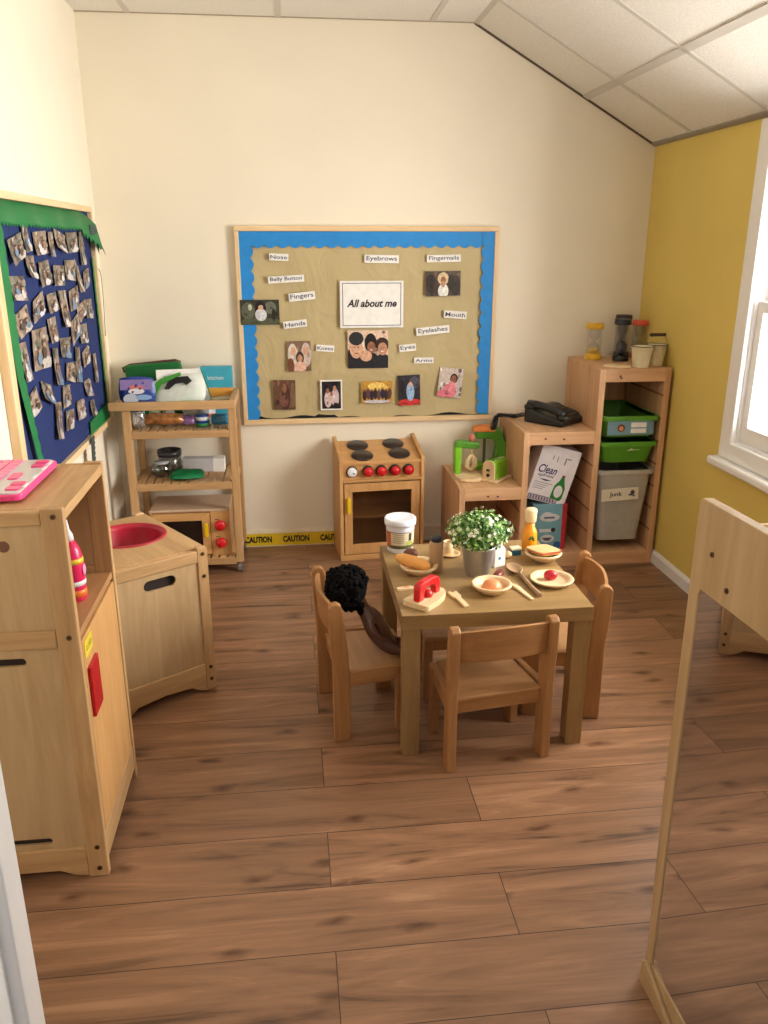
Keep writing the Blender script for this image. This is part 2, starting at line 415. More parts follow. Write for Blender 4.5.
# ------------------------------------------------------------ back notice board
FB = BY-.004
def arc_strip(x0, x1, z0, z1, side, m, off, n, amp=.013):
    """border strip with one scalloped side"""
    pts = []
    K = n*6
    if side in ('L', 'R'):
        for i in range(K+1):
            t = i/K; z = z1+(z0-z1)*t; d = amp*abs(math.sin(PI*n*t))
            pts.append(((x1+d-amp) if side == 'L' else (x0-d+amp), z))
        pts += [(x0, z0), (x0, z1)] if side == 'L' else [(x1, z0), (x1, z1)]
    else:
        for i in range(K+1):
            t = i/K; x = x0+(x1-x0)*t; d = amp*abs(math.sin(PI*n*t))
            pts.append((x, z0-d+amp if side == 'T' else z1+d-amp))
        pts += [(x1, z1), (x0, z1)] if side == 'T' else [(x1, z0), (x0, z0)]
    return pts
def board_back():
    X0, X1, Z0, Z1 = -.228, .974, .622, 1.516
    t = thing('notice_board', 'large wood-framed notice board covered in brown paper, headed All about me', 'notice board', (0, BY, 0))
    Y = -.022
    m = MB()
    for a, b_, c, d in ((X0, X1, Z1-.022, Z1), (X0, X1, Z0, Z0+.024), (X0, X0+.02, Z0+.0245, Z1-.0225), (X1-.02, X1, Z0+.0245, Z1-.0225)):
        m.box(a, b_, -.026, -.001, c, d, FRM('x' if b_-a > .1 else 'z'))
    m.build('frame', t, bevel=.002)
    MB().box(X0+.021, X1-.021, -.010, -.001, Z0+.025, Z1-.023, mat('black_felt', (26, 24, 26), .9)).build('backing', t)
    KR = mat('kraft_paper', (188, 170, 126), .6, noise=.05, nscale=6)
    if not KR.node_tree.nodes.get('Bump'):
        N = KR.node_tree.nodes; L = KR.node_tree.links.new
        tc = N.new('ShaderNodeTexCoord'); mp = N.new('ShaderNodeMapping'); mp.inputs['Scale'].default_value = (4, 4, 2.8); mp.inputs['Rotation'].default_value = (0, R(25), 0)
        nz = N.new('ShaderNodeTexNoise'); nz.inputs['Scale'].default_value = 1.6; nz.inputs['Detail'].default_value = 3; nz.inputs['Distortion'].default_value = 1.5
        L(tc.outputs['Object'], mp.inputs[0]); L(mp.outputs[0], nz.inputs['Vector'])
        bp = N.new('ShaderNodeBump'); bp.inputs['Strength'].default_value = .3; bp.inputs['Distance'].default_value = .03
        L(nz.outputs['Fac'], bp.inputs['Height']); L(bp.outputs[0], N['Principled BSDF'].inputs['Normal'])
    # kraft paper, gently rumpled, with a ragged lower edge
    bm = MB(); nx, nz = 60, 40; V = []
    rr = random.Random(3)
    for j in range(nz+1):
        row = []
        for i in range(nx+1):
            u, v = i/nx, j/nz
            x = X0+.028+(X1-X0-.05)*u
            zb = Z0+.028+.006*math.sin(u*9)+.006*math.sin(u*31+1)+(.014 if .28 < u < .36 else 0)+(.02*max(0, .06-u)/.06)
            z = zb+(Z1-.03-zb)*v
            d = .0022*math.sin(7*u+11*v+2*math.sin(5*u))+.0018*math.sin(23*v-6*u)*(1-v)+.0012*math.sin(40*u*(1-v)+3)
            if v < .3: d += .0045*math.exp(-((v-.22-.05*math.sin(u*3.2))/.035)**2)
            if v < .1 and u > .6: d += .006*math.exp(-((u-.8)/.1)**2)*(1-v*10)
            row.append(bm.bm.verts.new((x, -.0155-d, z)))
        V.append(row)
    i0 = bm.mi(KR)
    for j in range(nz):
        for i in range(nx):
            f = bm.bm.faces.new((V[j][i], V[j][i+1], V[j+1][i+1], V[j+1][i])); f.smooth = True; f.material_index = i0
    bm.build('kraft_paper', t)
    BL = mat('blue_border_card', (30, 136, 214), .6)
    MB().prism(arc_strip(X0+.02, X1-.02, Z1-.094, Z1-.0235, 'T', BL, 0, 21), -.0235, -.0225, BL).build('border_strip', t)
    MB().prism(arc_strip(X0+.02, X0+.081, Z0+.025, Z1-.079, 'L', BL, 0, 14), -.0237, -.0227, BL).build('border_strip', t)
    e = MB().prism(arc_strip(X1-.082, X1-.021, Z0+.03, Z1-.024, 'R', BL, 0, 14), -.0262, -.0252, BL).build('border_strip', t)
board_back()

FONTM = INKB
words = [('Nose', -.034, 1.384, .085, .030, -2), ('Eyebrows', .430, 1.375, .158, .035, -1), ('Fingernails', .717, 1.377, .158, .032, 1),
         ('Belly Button', -.005, 1.289, .163, .030, 3), ('Fingers', .064, 1.213, .120, .036, 6), ('Hands', .029, 1.090, .108, .033, 6),
         ('Knees', .165, .978, .084, .030, -4), ('Mouth', .777, 1.125, .108, .034, -4), ('Eyelashes', .672, 1.054, .158, .036, 5),
         ('Eyes', .553, .975, .079, .033, 5), ('Arms', .631, .915, .094, .027, 0)]
for w_, x, z, w, h, a in words:
    t = tag(MB().box(-w/2, w/2, -h/2, h/2, 0, .0012, PAPER).build('word_card', None, (x, BY-.0285, z), Euler((R(90), 0, R(0))).to_matrix().to_euler()),
            'small white card reading %s on the brown notice board' % w_, 'word card', 'word cards on the brown notice board')
    t.rotation_euler = (R(90), R(-a), 0)
    text(w_, w*.88, h*(.72 if any(c in w_ for c in 'gy') else .56), FONTM, t, (0, 0, .0018), (0, 0, 0), bold=.012)
t = tag(MB().box(-.147, .147, -.105, .105, 0, .0015, PAPER).build('title_sheet', None, (.384, BY-.0285, 1.175), (R(90), 0, 0)),
        'big white sheet titled All about me in a thin grey line border', 'sign')
m = MB()
for a, b_, c, d in ((-.136, .136, .093, .096), (-.136, .136, -.096, -.093), (-.136, -.133, -.096, .096), (.133, .136, -.096, .096)):
    m.box(a, b_, c, d, .0015, .002, INKB)
m.build('printed_border', t)
text('All about me', .232, .034, INK, t, (0, .005, .0022), (0, 0, 0), shear=.3, bold=.03)

def pm(c): return mat('print_%d_%d_%d' % c, c, .35, noise=.28, nscale=110)
def picture(name, label, x, z, w, h, rot, bg, blobs, border=0, group='photographs on the brown notice board'):
    m = MB(); m.box(-w/2, w/2, -h/2, h/2, 0, .0012, PAPER if border else pm(bg))
    W, H = w/2-border, h/2-border; lay = .0014
    if border: m.face([(-W, -H, lay), (W, -H, lay), (W, H, lay), (-W, H, lay)], pm(bg))
    rb = random.Random(int(w*1e4+x*1e3)); mix = lambda c, f: tuple(max(0, min(255, int(v*f)//12*12)) for v in c)
    extra = [(rb.uniform(-.95, .95), rb.uniform(-.9, .9), rb.uniform(.06, .16), rb.uniform(.08, .25), mix(bg, rb.choice((.6, .8, 1.2, 1.45)))) for _ in range(16)]
    small = [(bx+rb.uniform(-.5, .5)*rx, by+rb.uniform(-.6, .3)*ry, rx*.28, ry*.22, mix(c, rb.choice((.72, .85, 1.12)))) for bx, by, rx, ry, c in blobs if rx*ry > .11]
    for bx, by, rx, ry, c in extra+blobs[:3]+small[:3]+blobs[3:]:
        lay += .00008
        pts = []
        for k in range(22):
            a = 2*PI*k/22
            pts.append((max(-W, min(W, (bx+rx*math.cos(a))*W)), max(-H, min(H, (by+ry*math.sin(a))*H)), lay))
        q = [p for i, p in enumerate(pts) if p != pts[i-1]]
        if len(q) > 2: m.face(q, pm(c))
    return tag(m.build(name, None, (x, BY-.0275, z), (R(90), R(-rot), 0), norm=False), label, 'photo', group)
SK1, SK2, SK3 = (214, 168, 138), (150, 100, 76), (190, 140, 112)
BK = (30, 26, 30)
picture('photograph', 'dark landscape photo of a figure in white, overlapping the left blue border', -.129, 1.144, .176, .111, 0, (52, 54, 44),
        [(-.6, .1, .35, .7, (92, 98, 80)), (.55, .35, .3, .5, (110, 116, 100)), (0, -.75, 1.1, .3, (84, 88, 66)), (.05, .25, .28, .65, (24, 20, 22)), (.05, -.2, .3, .5, (206, 208, 214)), (.05, .38, .13, .2, SK1), (-.5, .4, .1, .25, (196, 196, 180)), (.7, -.2, .1, .5, (30, 30, 28))])
picture('photograph', 'landscape photo of a standing child under the Fingernails card', .716, 1.266, .163, .111, 1, (84, 72, 62),
        [(-.7, 0, .28, .8, (50, 42, 40)), (.7, -.2, .3, .8, (56, 46, 42)), (-.35, -.3, .2, .6, (70, 50, 44)), (0, .4, .32, .5, (214, 190, 150)), (0, -.6, .3, .6, (226, 228, 222)), (0, .3, .15, .28, SK2), (.45, .1, .18, .6, (48, 40, 38)), (0, -.05, .12, .25, SK3)])
picture('photograph', 'large family photo of three smiling faces below the title sheet', .365, .970, .190, .175, 0, (226, 196, 176),
        [(-.62, -.6, .55, .75, (34, 36, 44)), (.15, -.75, .42, .6, (30, 34, 42)), (.75, -.8, .5, .55, (36, 38, 46)), (-.58, .05, .33, .52, SK1), (-.58, .58, .36, .36, (44, 46, 50)), (.13, .35, .30, .5, (28, 26, 30)), (.16, .12, .2, .3, SK2), (.7, .25, .34, .38, (60, 42, 34)), (.72, .02, .24, .34, SK3), (-.1, -.35, .3, .28, SK1),
         (-.68, .12, .04, .03, BK), (-.48, .12, .04, .03, BK), (-.58, -.2, .1, .03, (150, 70, 66)), (.1, .17, .025, .025, BK), (.22, .17, .025, .025, BK), (.16, -.02, .07, .03, (240, 236, 230)), (.65, .08, .025, .025, BK), (.79, .08, .025, .025, BK), (.72, -.1, .08, .03, (240, 236, 230))])
picture('photograph', 'small portrait photo of two women in headscarves holding a child', .043, .943, .109, .139, 1, (130, 104, 84),
        [(-.55, .1, .42, .75, (218, 206, 196)), (.6, .1, .42, .8, (204, 184, 176)), (-.5, .35, .22, .28, SK1), (.55, .35, .22, .28, SK1), (.05, -.1, .34, .42, (64, 44, 36)), (.05, -.15, .22, .26, SK3), (0, -.75, .55, .4, (222, 180, 160)), (-.75, -.6, .3, .5, (120, 74, 54))])
picture('photograph', 'faded brown portrait photo at the lower left corner of the brown board', -.032, .763, .103, .140, -1, (104, 74, 58),
        [(.1, -.2, .4, .9, (74, 48, 40)), (.0, .45, .2, .3, SK2), (-.05, -.4, .4, .4, (128, 84, 76)), (.75, 0, .2, .9, (132, 98, 78))])
picture('photograph', 'white-bordered portrait photo of a couple holding a child', .189, .758, .104, .144, 0, (40, 34, 42),
        [(-.35, -.3, .4, .6, (216, 190, 190)), (.4, -.2, .4, .7, (206, 184, 188)), (-.4, .3, .16, .2, SK2), (.35, .5, .18, .2, SK3), (.0, .1, .14, .18, SK2), (.45, -.85, .3, .3, (30, 26, 30))], border=.007)
picture('photograph', 'landscape group photo in warm yellow light at the lower middle of the board', .407, .768, .149, .105, 0, (196, 148, 62),
        [(0, .5, .6, .4, (240, 200, 110))]+[((-.8+.23*i), -.25+.12*(i % 2), .13, .5, ((60, 40, 40), (96, 66, 66), (44, 40, 60))[i % 3]) for i in range(8)]+[((-.8+.23*i), .2+.12*(i % 2), .06, .12, SK2) for i in range(8)]+[(0, -.85, .9, .14, (200, 196, 206))])
picture('photograph', 'portrait photo of a seated figure in pale blue on a red rug', .562, .774, .106, .145, 2, (48, 46, 56),
        [(.5, .5, .5, .4, (86, 84, 96)), (0, -.8, 1.1, .24, (206, 58, 56)), (.1, -.1, .36, .62, (150, 182, 218)), (.12, .4, .15, .16, SK1), (-.6, .2, .2, .5, (28, 26, 34))])
picture('photograph', 'tilted photo of a baby dressed in pink at the lower right of the board', .762, .807, .116, .140, -6, (206, 192, 186),
        [(.0, -.55, .55, .5, (226, 128, 142)), (-.5, -.8, .6, .25, (222, 120, 138)), (.25, .3, .32, .34, (56, 38, 32)), (.22, .22, .24, .3, SK2), (.1, -.3, .3, .4, (228, 140, 152)), (.13, .26, .03, .03, BK), (.3, .26, .03, .03, BK)])

# ------------------------------------------------------------ left notice board
def board_left():
    t = thing('notice_board', 'blue felt notice board with green scalloped border on the left wall', 'notice board', (LX, 0, 0))
    Y0, Y1, Z0, Z1 = 2.43, 3.70, .69, 1.585
    m = MB()
    for a, b_, c, d in ((Y0, Y1, Z1-.022, Z1), (Y0, Y1, Z0, Z0+.022), (Y0, Y0+.045, Z0+.0225, Z1-.0225), (Y1-.02, Y1, Z0+.0225, Z1-.0225)):
        m.box(.001, .028, a, b_, c, d, FRM('y' if b_-a > .1 else 'z'))
    m.build('frame', t, bevel=.002)
    MB().box(.001, .012, Y0+.046, Y1-.021, Z0+.023, Z1-.023, mat('blue_felt', (20, 42, 98), .9, noise=.15, nscale=80)).build('felt', t)
    G = mat('green_border_card', (18, 118, 62), .55, noise=.12, nscale=9)
    # top strip: zigzag lower edge, far end peels away from the board
    b = MB(); n = 90; top, mid, bot = [], [], []
    for i in range(n+1):
        u = i/n; y = Y0+.045+(3.66-Y0-.045)*u
        lift = .016+.006*math.sin(u*26)+(.035*((u-.86)/.14)**2 if u > .86 else 0)
        drop = (.045*((u-.86)/.14)**2 if u > .86 else 0)
        yy = y+(.02*((u-.86)/.14) if u > .86 else 0)
        tooth = .012*(1 if i % 2 else 0)*(1.6 if u > .86 else 1)
        top.append(b.bm.verts.new((.012+lift*.5, yy, Z1-.024-drop)))
        mid.append(b.bm.verts.new((.0145+lift*.8, yy, Z1-.082-drop*1.4-(.016 if u > .86 else 0))))
        bot.append(b.bm.verts.new((.014+lift, yy, Z1-.098-drop*1.6+tooth-(.02 if u > .86 else 0))))
    i0 = b.mi(G)
    for i in range(n):
        f = b.bm.faces.new((top[i], top[i+1], mid[i+1], mid[i])); f.material_index = i0; f.smooth = True
        f = b.bm.faces.new((mid[i], mid[i+1], bot[i+1], bot[i])); f.material_index = i0
    o = b.build('border_strip', t); s = o.modifiers.new('th', 'SOLIDIFY'); s.thickness = .001
    # curled grey-green backing end hanging off the corner
    b = MB(); a_, c_ = [], []
    for i in range(13):
        u = i/12; a_.append(b.bm.verts.new((.034+.012*math.sin(u*1.6), 3.60+.10*u, 1.515-.05*u*u)))
        c_.append(b.bm.verts.new((.032+.01*math.sin(u*1.6), 3.60+.08*u, 1.455-.05*u+(.012 if i % 2 else -.006))))
    i0 = b.mi(mat('border_card_back', (62, 74, 74), .7))
    for i in range(12):
        f = b.bm.faces.new((a_[i], a_[i+1], c_[i+1], c_[i])); f.material_index = i0
    o = b.build('curled_strip_end', t); s = o.modifiers.new('th', 'SOLIDIFY'); s.thickness = .001
    # side strips (scalloped)
    def side(y_at, w_at, z0, z1, n, lift, sgn=1):
        b = MB(); A, B = [], []; K = n*6
        for i in range(K+1):
            u = i/K; z = z1+(z0-z1)*u; d = .008*abs(math.sin(PI*n*u))
            yc, w = y_at(u), w_at(u)
            A.append(b.bm.verts.new((lift(u), yc, z))); B.append(b.bm.verts.new((lift(u)+.004, yc+sgn*(w+d), z)))
        i0 = b.mi(G)
        for i in range(K):
            f = b.bm.faces.new((A[i], A[i+1], B[i+1], B[i])); f.material_index = i0
        o = b.build('border_strip', t); s = o.modifiers.new('th', 'SOLIDIFY'); s.thickness = .001
    side(lambda u: Y0+.05+(.085*max(0, u-.55)/.45)+.03*u, lambda u: .07-.045*u, Z0+.03, Z1-.09, 16, lambda u: .016+.012*u)
    side(lambda u: Y1-.022, lambda u: .035, Z0+.03, Z1-.2, 14, lambda u: .016, -1)
    # short piece left along the bottom right corner
    b = MB(); A, B = [], []
    for i in range(25):
        u = i/24; y = 3.30+.37*u; A.append(b.bm.verts.new((.018, y, Z0+.022))); B.append(b.bm.verts.new((.02, y, Z0+.07+.02*u+(.008 if i % 2 else 0))))
    i0 = b.mi(G)
    for i in range(24): b.bm.faces.new((A[i], A[i+1], B[i+1], B[i])).material_index = i0
    o = b.build('border_strip', t); s = o.modifiers.new('th', 'SOLIDIFY'); s.thickness = .001
    # torn end dangling under the frame
    b = MB(); A, B = [], []
    for i in range(13):
        u = i/12; A.append(b.bm.verts.new((.034, 3.22-.02*u, Z0+.03-.12*u))); B.append(b.bm.verts.new((.036, 3.27-.03*u+(.014 if i % 2 else 0), Z0+.03-.12*u)))
    i0 = b.mi(mat('border_card_back', (62, 74, 74), .7))
    for i in range(12): b.bm.faces.new((A[i], A[i+1], B[i+1], B[i])).material_index = i0
    o = b.build('torn_strip_end', t); s = o.modifiers.new('th', 'SOLIDIFY'); s.thickness = .001
board_left()
QUADS = [[(2.585,1.451),(2.72,1.474),(2.711,1.409),(2.598,1.377)],[(2.736,1.502),(2.795,1.508),(2.795,1.421),(2.742,1.413)],[(2.852,1.476),(2.997,1.482),(2.981,1.41),(2.851,1.404)],[(3.023,1.478),(3.08,1.481),(3.067,1.398),(3.015,1.399)],[(3.104,1.492),(3.24,1.469),(3.214,1.406),(3.089,1.429)],[(3.258,1.479),(3.424,1.483),(3.413,1.413),(3.275,1.407)],[(3.457,1.484),(3.522,1.488),(3.504,1.36),(3.436,1.362)],[(2.733,1.406),(2.826,1.405),(2.815,1.333),(2.747,1.343)],[(2.871,1.382),(2.989,1.39),(2.998,1.315),(2.865,1.304)],[(3.036,1.371),(3.179,1.366),(3.158,1.298),(3.022,1.302)],[(3.203,1.383),(3.352,1.383),(3.324,1.306),(3.188,1.317)],[(3.356,1.391),(3.398,1.352),(3.422,1.263),(3.349,1.262)],[(3.461,1.334),(3.555,1.348),(3.534,1.286),(3.437,1.265)],[(2.556,1.352),(2.691,1.347),(2.682,1.275),(2.55,1.283)],[(2.756,1.267),(2.874,1.294),(2.86,1.228),(2.725,1.2)],[(2.919,1.278),(3.031,1.282),(3.031,1.225),(2.908,1.216)],[(2.547,1.235),(2.692,1.263),(2.692,1.196),(2.562,1.17)],[(3.063,1.284),(3.163,1.281),(3.164,1.152),(3.078,1.157)],[(3.211,1.274),(3.352,1.289),(3.325,1.214),(3.189,1.202)],[(3.302,1.205),(3.42,1.23),(3.408,1.186),(3.304,1.152)],[(3.431,1.231),(3.552,1.227),(3.535,1.15),(3.425,1.159)],[(2.893,1.201),(2.994,1.203),(2.991,1.123),(2.898,1.119)],[(3.186,1.161),(3.315,1.193),(3.286,1.124),(3.152,1.081)],[(3.31,1.144),(3.426,1.141),(3.414,1.065),(3.295,1.075)],[(2.551,1.158),(2.625,1.157),(2.645,1.04),(2.58,1.039)],[(2.698,1.182),(2.856,1.181),(2.855,1.051),(2.672,1.058)],[(3.023,1.125),(3.16,1.115),(3.12,1.042),(3.004,1.061)],[(2.91,1.106),(2.97,1.095),(2.95,0.971),(2.882,0.983)],[(3.06,1.033),(3.185,1.021),(3.149,0.948),(3.032,0.974)],[(3.21,1.072),(3.267,1.065),(3.241,0.935),(3.159,0.948)],[(3.306,1.038),(3.415,1.057),(3.416,0.996),(3.297,0.981)],[(3.477,1.011),(3.531,1.01),(3.516,0.891),(3.464,0.899)],[(2.555,0.983),(2.676,1.012),(2.7,0.942),(2.556,0.919)],[(2.733,1.021),(2.837,0.99),(2.841,0.92),(2.72,0.964)],[(2.977,0.962),(3.069,0.955),(3.053,0.885),(2.949,0.887)],[(2.862,0.926),(2.931,0.916),(2.874,0.797),(2.815,0.809)],[(2.975,0.873),(3.081,0.863),(3.058,0.797),(2.951,0.806)],[(3.142,0.876),(3.243,0.872),(3.248,0.802),(3.127,0.808)],[(3.281,0.929),(3.383,0.93),(3.399,0.856),(3.292,0.871)],[(3.34,0.843),(3.406,0.839),(3.405,0.783),(3.33,0.782)]]
ROWS = {1: [1, 2, 3, 4, 5, 6, 7], 2: [14, 8, 9, 10, 11, 12, 13], 3: [17, 15, 16, 18, 19, 20, 21], 4: [25, 26, 22, 27, 23, 24],
        5: [28, 29, 30, 31, 32], 6: [33, 34, 35, 39], 7: [36, 37, 38, 40]}
ORD = ['first', 'second', 'third', 'fourth', 'fifth', 'sixth', 'seventh']
RNAME = {1: 'top', 2: 'second', 3: 'third', 4: 'fourth', 5: 'fifth', 6: 'sixth', 7: 'lowest'}
rq = random.Random(11)
def printmat(k):
    key = 'print_scene_%d' % k
    if key in _M: return _M[key]
    m, nt, b = _new(key); N = nt.nodes; L = nt.links.new
    tc = N.new('ShaderNodeTexCoord'); nz = N.new('ShaderNodeTexNoise'); nz.inputs['Scale'].default_value = 26+k*3; nz.inputs['Detail'].default_value = 3
    L(tc.outputs['Object'], nz.inputs['Vector'])
    rp = N.new('ShaderNodeValToRGB'); e = rp.color_ramp.elements; e[0].position = .3; e[1].position = .7
    e[0].color = lin(((84, 66, 58), (60, 54, 50), (104, 84, 74))[k])+(1,); e[1].color = lin(((170, 150, 134), (150, 140, 128), (190, 168, 150))[k])+(1,)
    L(nz.outputs['Fac'], rp.inputs['Fac']); L(rp.outputs['Color'], b.inputs['Base Color']); b.inputs['Roughness'].default_value = .4
    _M[key] = m; return m
def left_prints():
    for r, idx in ROWS.items():
        for n, q in enumerate(idx):
            Q = QUADS[q-1]
            cy = sum(p[0] for p in Q)/4; cz = sum(p[1] for p in Q)/4
            b = MB(); k = rq.randrange(3); W = 5
            lt, lb = .003+rq.random()*.004, .006+rq.random()*.012
            def P(u, v, e=0):
                y = (Q[0][0]*(1-u)+Q[1][0]*u)*(1-v)+(Q[3][0]*(1-u)+Q[2][0]*u)*v
                z = (Q[0][1]*(1-u)+Q[1][1]*u)*(1-v)+(Q[3][1]*(1-u)+Q[2][1]*u)*v
                return (lt+(lb-lt)*v*v+.004*(u-.5)**2+e, y-cy, z-cz)
            for i in range(W):
                for j in range(W):
                    b.face([P(i/W, j/W), P((i+1)/W, j/W), P((i+1)/W, (j+1)/W), P(i/W, (j+1)/W)], printmat(k))
                    b.face([P(i/W, j/W, -.001), P((i+1)/W, j/W, -.001), P((i+1)/W, (j+1)/W, -.001), P(i/W, (j+1)/W, -.001)], PAPER)
            e = .0012
            cols = [(206, 202, 204), (70, 54, 48), (176, 136, 112), (104, 128, 160), (186, 178, 172), (134, 100, 84), (96, 84, 74), (150, 132, 118), (84, 96, 78)]
            def blob(cu, cv, ru, rv, c):
                ph = rq.random()*6; L_ = [P(min(1, max(0, cu+ru*(1+.25*math.sin(3*a+ph))*math.cos(2*PI*a/11))), min(1, max(0, cv+rv*math.sin(2*PI*a/11))), e) for a in range(11)]
                b.face(L_, pm(c))
            for s_ in range(9):
                e += .0002; blob(rq.random(), rq.random()*.7, .06+rq.random()*.12, .05+rq.random()*.10, cols[rq.choice((1, 4, 5, 6, 7, 7, 8))])
            e += .0002; blob(.35+rq.random()*.4, .86, .2+rq.random()*.22, .16, cols[rq.choice((0, 0, 3, 4))])
            for s_ in range(2):
                e += .0002; fu = .3+.35*s_+rq.random()*.1; fv = .38+rq.random()*.15; blob(fu, fv+.22, .13, .15, cols[rq.choice((0, 1, 3, 5))])
                e += .0002; blob(fu, fv, .085, .07, cols[2]); e += .0002; blob(fu, fv-.06, .09, .045, cols[1])
            ww = abs(Q[1][0]-Q[0][0]); hh = abs(Q[0][1]-Q[3][1])
            ad = 'narrow' if ww < .075 else ('leaning' if abs(Q[0][1]-Q[1][1]) > .018 else 'small')
            pos = ORD[n]+' from the left' if n < len(idx)-1 else 'furthest right'
            o = b.build('photo_print', None, (LX+.014, cy, cz), norm=False)
            tag(o, '%s photo print, %s in the %s row on the blue board' % (ad, pos, RNAME[r]), 'photo', 'photo prints pinned to the blue board')
left_prints()
t = tag(MB().tube([(LX+.012, 3.70+.12*math.sin(u/16*2.4), 1.33+.02*math.sin(u/16*3)-.28*(u/16)**3) for u in range(17)], .0016, mat('grey_wire', (120, 116, 110), .5)).build('loose_wire'),
        'thin grey loose wire poking out at the right edge of the blue board', 'wire')
QQ = 0

# ------------------------------------------------------------ caution tape
def tape():
    Yt = BY-.0168
    t = tag(MB().box(-.60, .42, Yt-.0012, Yt, .006, .068, mat('tape_yellow', (232, 198, 40), .4)).build('caution_tape'),
            'yellow tape printed CAUTION along the foot of the back wall', 'tape')
    for k in range(-1, 3):
        text('CAUTION', .132, .034, BLACK, t, (-.188+.1865*k, Yt-.0018, .038), WALLROT, bold=.05)
tape()

# ------------------------------------------------------------ toy fridge unit
def screws(pts, parent, nrm, r=.006):
    m = MB()
    for p in pts:
        p = Vector(p); n = Vector(nrm)
        m.cyl(p, p+n*.002, r, SCREW, n=12); m.cyl(p+n*.002, p+n*.0024, r*.45, DARK, n=6)
    return m.build('screw_heads', parent)
def fridge():
    X0, X1, Y0, Y1, H = -.80, -.475, 1.648, 2.045, .925
    t = thing('toy_fridge', 'tall wooden play fridge cabinet with a red door handle by the left wall', 'play cabinet')
    for k, (ya, yb) in enumerate(((Y0, Y0+.02), (Y1-.02, Y1))):
        p = MB()
        p.box(X1-.046, X1, ya, yb, 0, H, RUB('z')); p.box(X0, X0+.046, ya, yb, 0, H, RUB('z'))
        p.box(X0+.046, X1-.046, ya, yb, .889, .92, RUB('x')); p.box(X0+.046, X1-.046, ya, yb, .608, .651, RUB('x'))
        arch = [(X0+.046, .084), (X0+.046, .004), (X0+.07, .006), (X0+.10, .022), (X1-.11, .022), (X1-.08, .008), (X1-.046, .002), (X1-.046, .084)]
        p.prism(arch, ya, yb, RUB('x'))
        o = p.build('side_frame', t, bevel=.003)
        a, b_ = ya+.006, yb-.006
        q = MB()
        q.prism([(X0+.046, .651), (X1-.046, .651), (X1-.046, .889), (X0+.046, .889)], a, b_, PLY('z'), holes=[])
        q.prism(circ(-.603, .845, .0125), a-.0008, a, mat('brown_plug', (112, 74, 56), .6))
        q.prism([(X0+.046, .084), (X1-.046, .084), (X1-.046, .608), (X0+.046, .608)], a, b_, PLY('z'),
                holes=[rrect(-.655, .577, .125, .019, .009), rrect(-.655, .106, .120, .017, .008)])
        q.build('side_panel', t)
        MB().box(X0+.046, X1-.046, b_, b_+.001, .084, .889, DARK).build('hole_shade_sheet', t) if k == 0 else None  # dark sheet, painted as the shade seen through the slots
        if k == 0: screws([(X1-.020, ya, z) for z in (.908, .633, .084, .024)], t, (0, -1, 0))
    MB().box(X0, X1-.001, Y0+.02, Y1-.02, H-.03, H-.006, RUB('y')).build('top_panel', t, bevel=.002)
    MB().box(X0, X1, Y0+.02, Y1-.02, H-.006, H-.005, RUB('y')).build('top_lip', t)
    MB().box(X0, X0+.008, Y0+.02, Y1-.02, .08, H-.03, PLY('z')).build('back_panel', t)
    MB().box(X0+.008, X1-.005, Y0+.02, Y1-.02, .615, .632, BPLY('y')).build('shelf', t, bevel=.002)
    MB().box(X0+.008, X1-.012, Y0+.02, Y1-.02, .09, .104, RUB('y')).build('bottom_panel', t)
    MB().box(X1-.018, X1-.002, Y0+.02, Y1-.02, .035, .106, RUB('y')).build('front_rail', t, bevel=.002)
    d = MB().box(X1-.016, X1-.001, Y0+.024, Y1-.03, .112, .610, OVN('z')).build('door', t, bevel=.002)
    h = MB(); T = Matrix()
    h.box(X1-.001, X1+.007, 1.685, 1.762, .412, .538, mat('deep_red', (176, 18, 30), .3)); h.build('handle', d, bevel=.003)['label'] = 'red door handle'
    MB().box(X1-.0008, X1+.0006, 1.682, 1.748, .562, .602, mat('sticker_yellow', (226, 206, 60), .5)).build('sticker', d)
    text('CLOSED', .05, .012, INK, d, (X1+.0009, 1.716, .582), (R(90), 0, R(90)))
fridge()
def laptop():
    t = thing('toy_laptop', 'pink and grey toy laptop lying on top of the play fridge', 'toy laptop', (0, 0, .925))
    P1 = mat('pink_plastic', (238, 70, 140), .3); P2 = mat('pale_pink_keys', (246, 130, 170), .4); G = mat('silver_plastic', (206, 202, 204), .35)
    MB().prism(rrect(-.69, 1.86, .235, .30, .02), 0, .014, P1, 'xy').build('body', t, bevel=.003)
    MB().prism(rrect(-.69, 1.86, .222, .286, .016), .014, .0165, G, 'xy').build('deck', t)
    k = MB()
    for i in range(6):
        for j in range(10):
            x = -.787+.0235*i; y = 1.724+.0275*j; k.box(x, x+.020, y, y+.024, .016, .0205, P2)
    k.build('keyboard', t)
    for (x, y, w, h) in ((-.625, 1.85, .022, .05), (-.600, 1.752, .028, .028), (-.600, 1.788, .028, .028), (-.600, 1.94, .028, .028), (-.600, 1.975, .028, .026)):
        MB().prism(rrect(x, y, w, h, .005), .0165, .0195, P1, 'xy').build('button', t)
    w = MB()
    for y in (1.76, 1.83, 1.90, 1.95): w.box(-.5845, -.578, y, y+.032, .0160, .0175, WHITE)
    w.build('white_strip', t)
laptop()
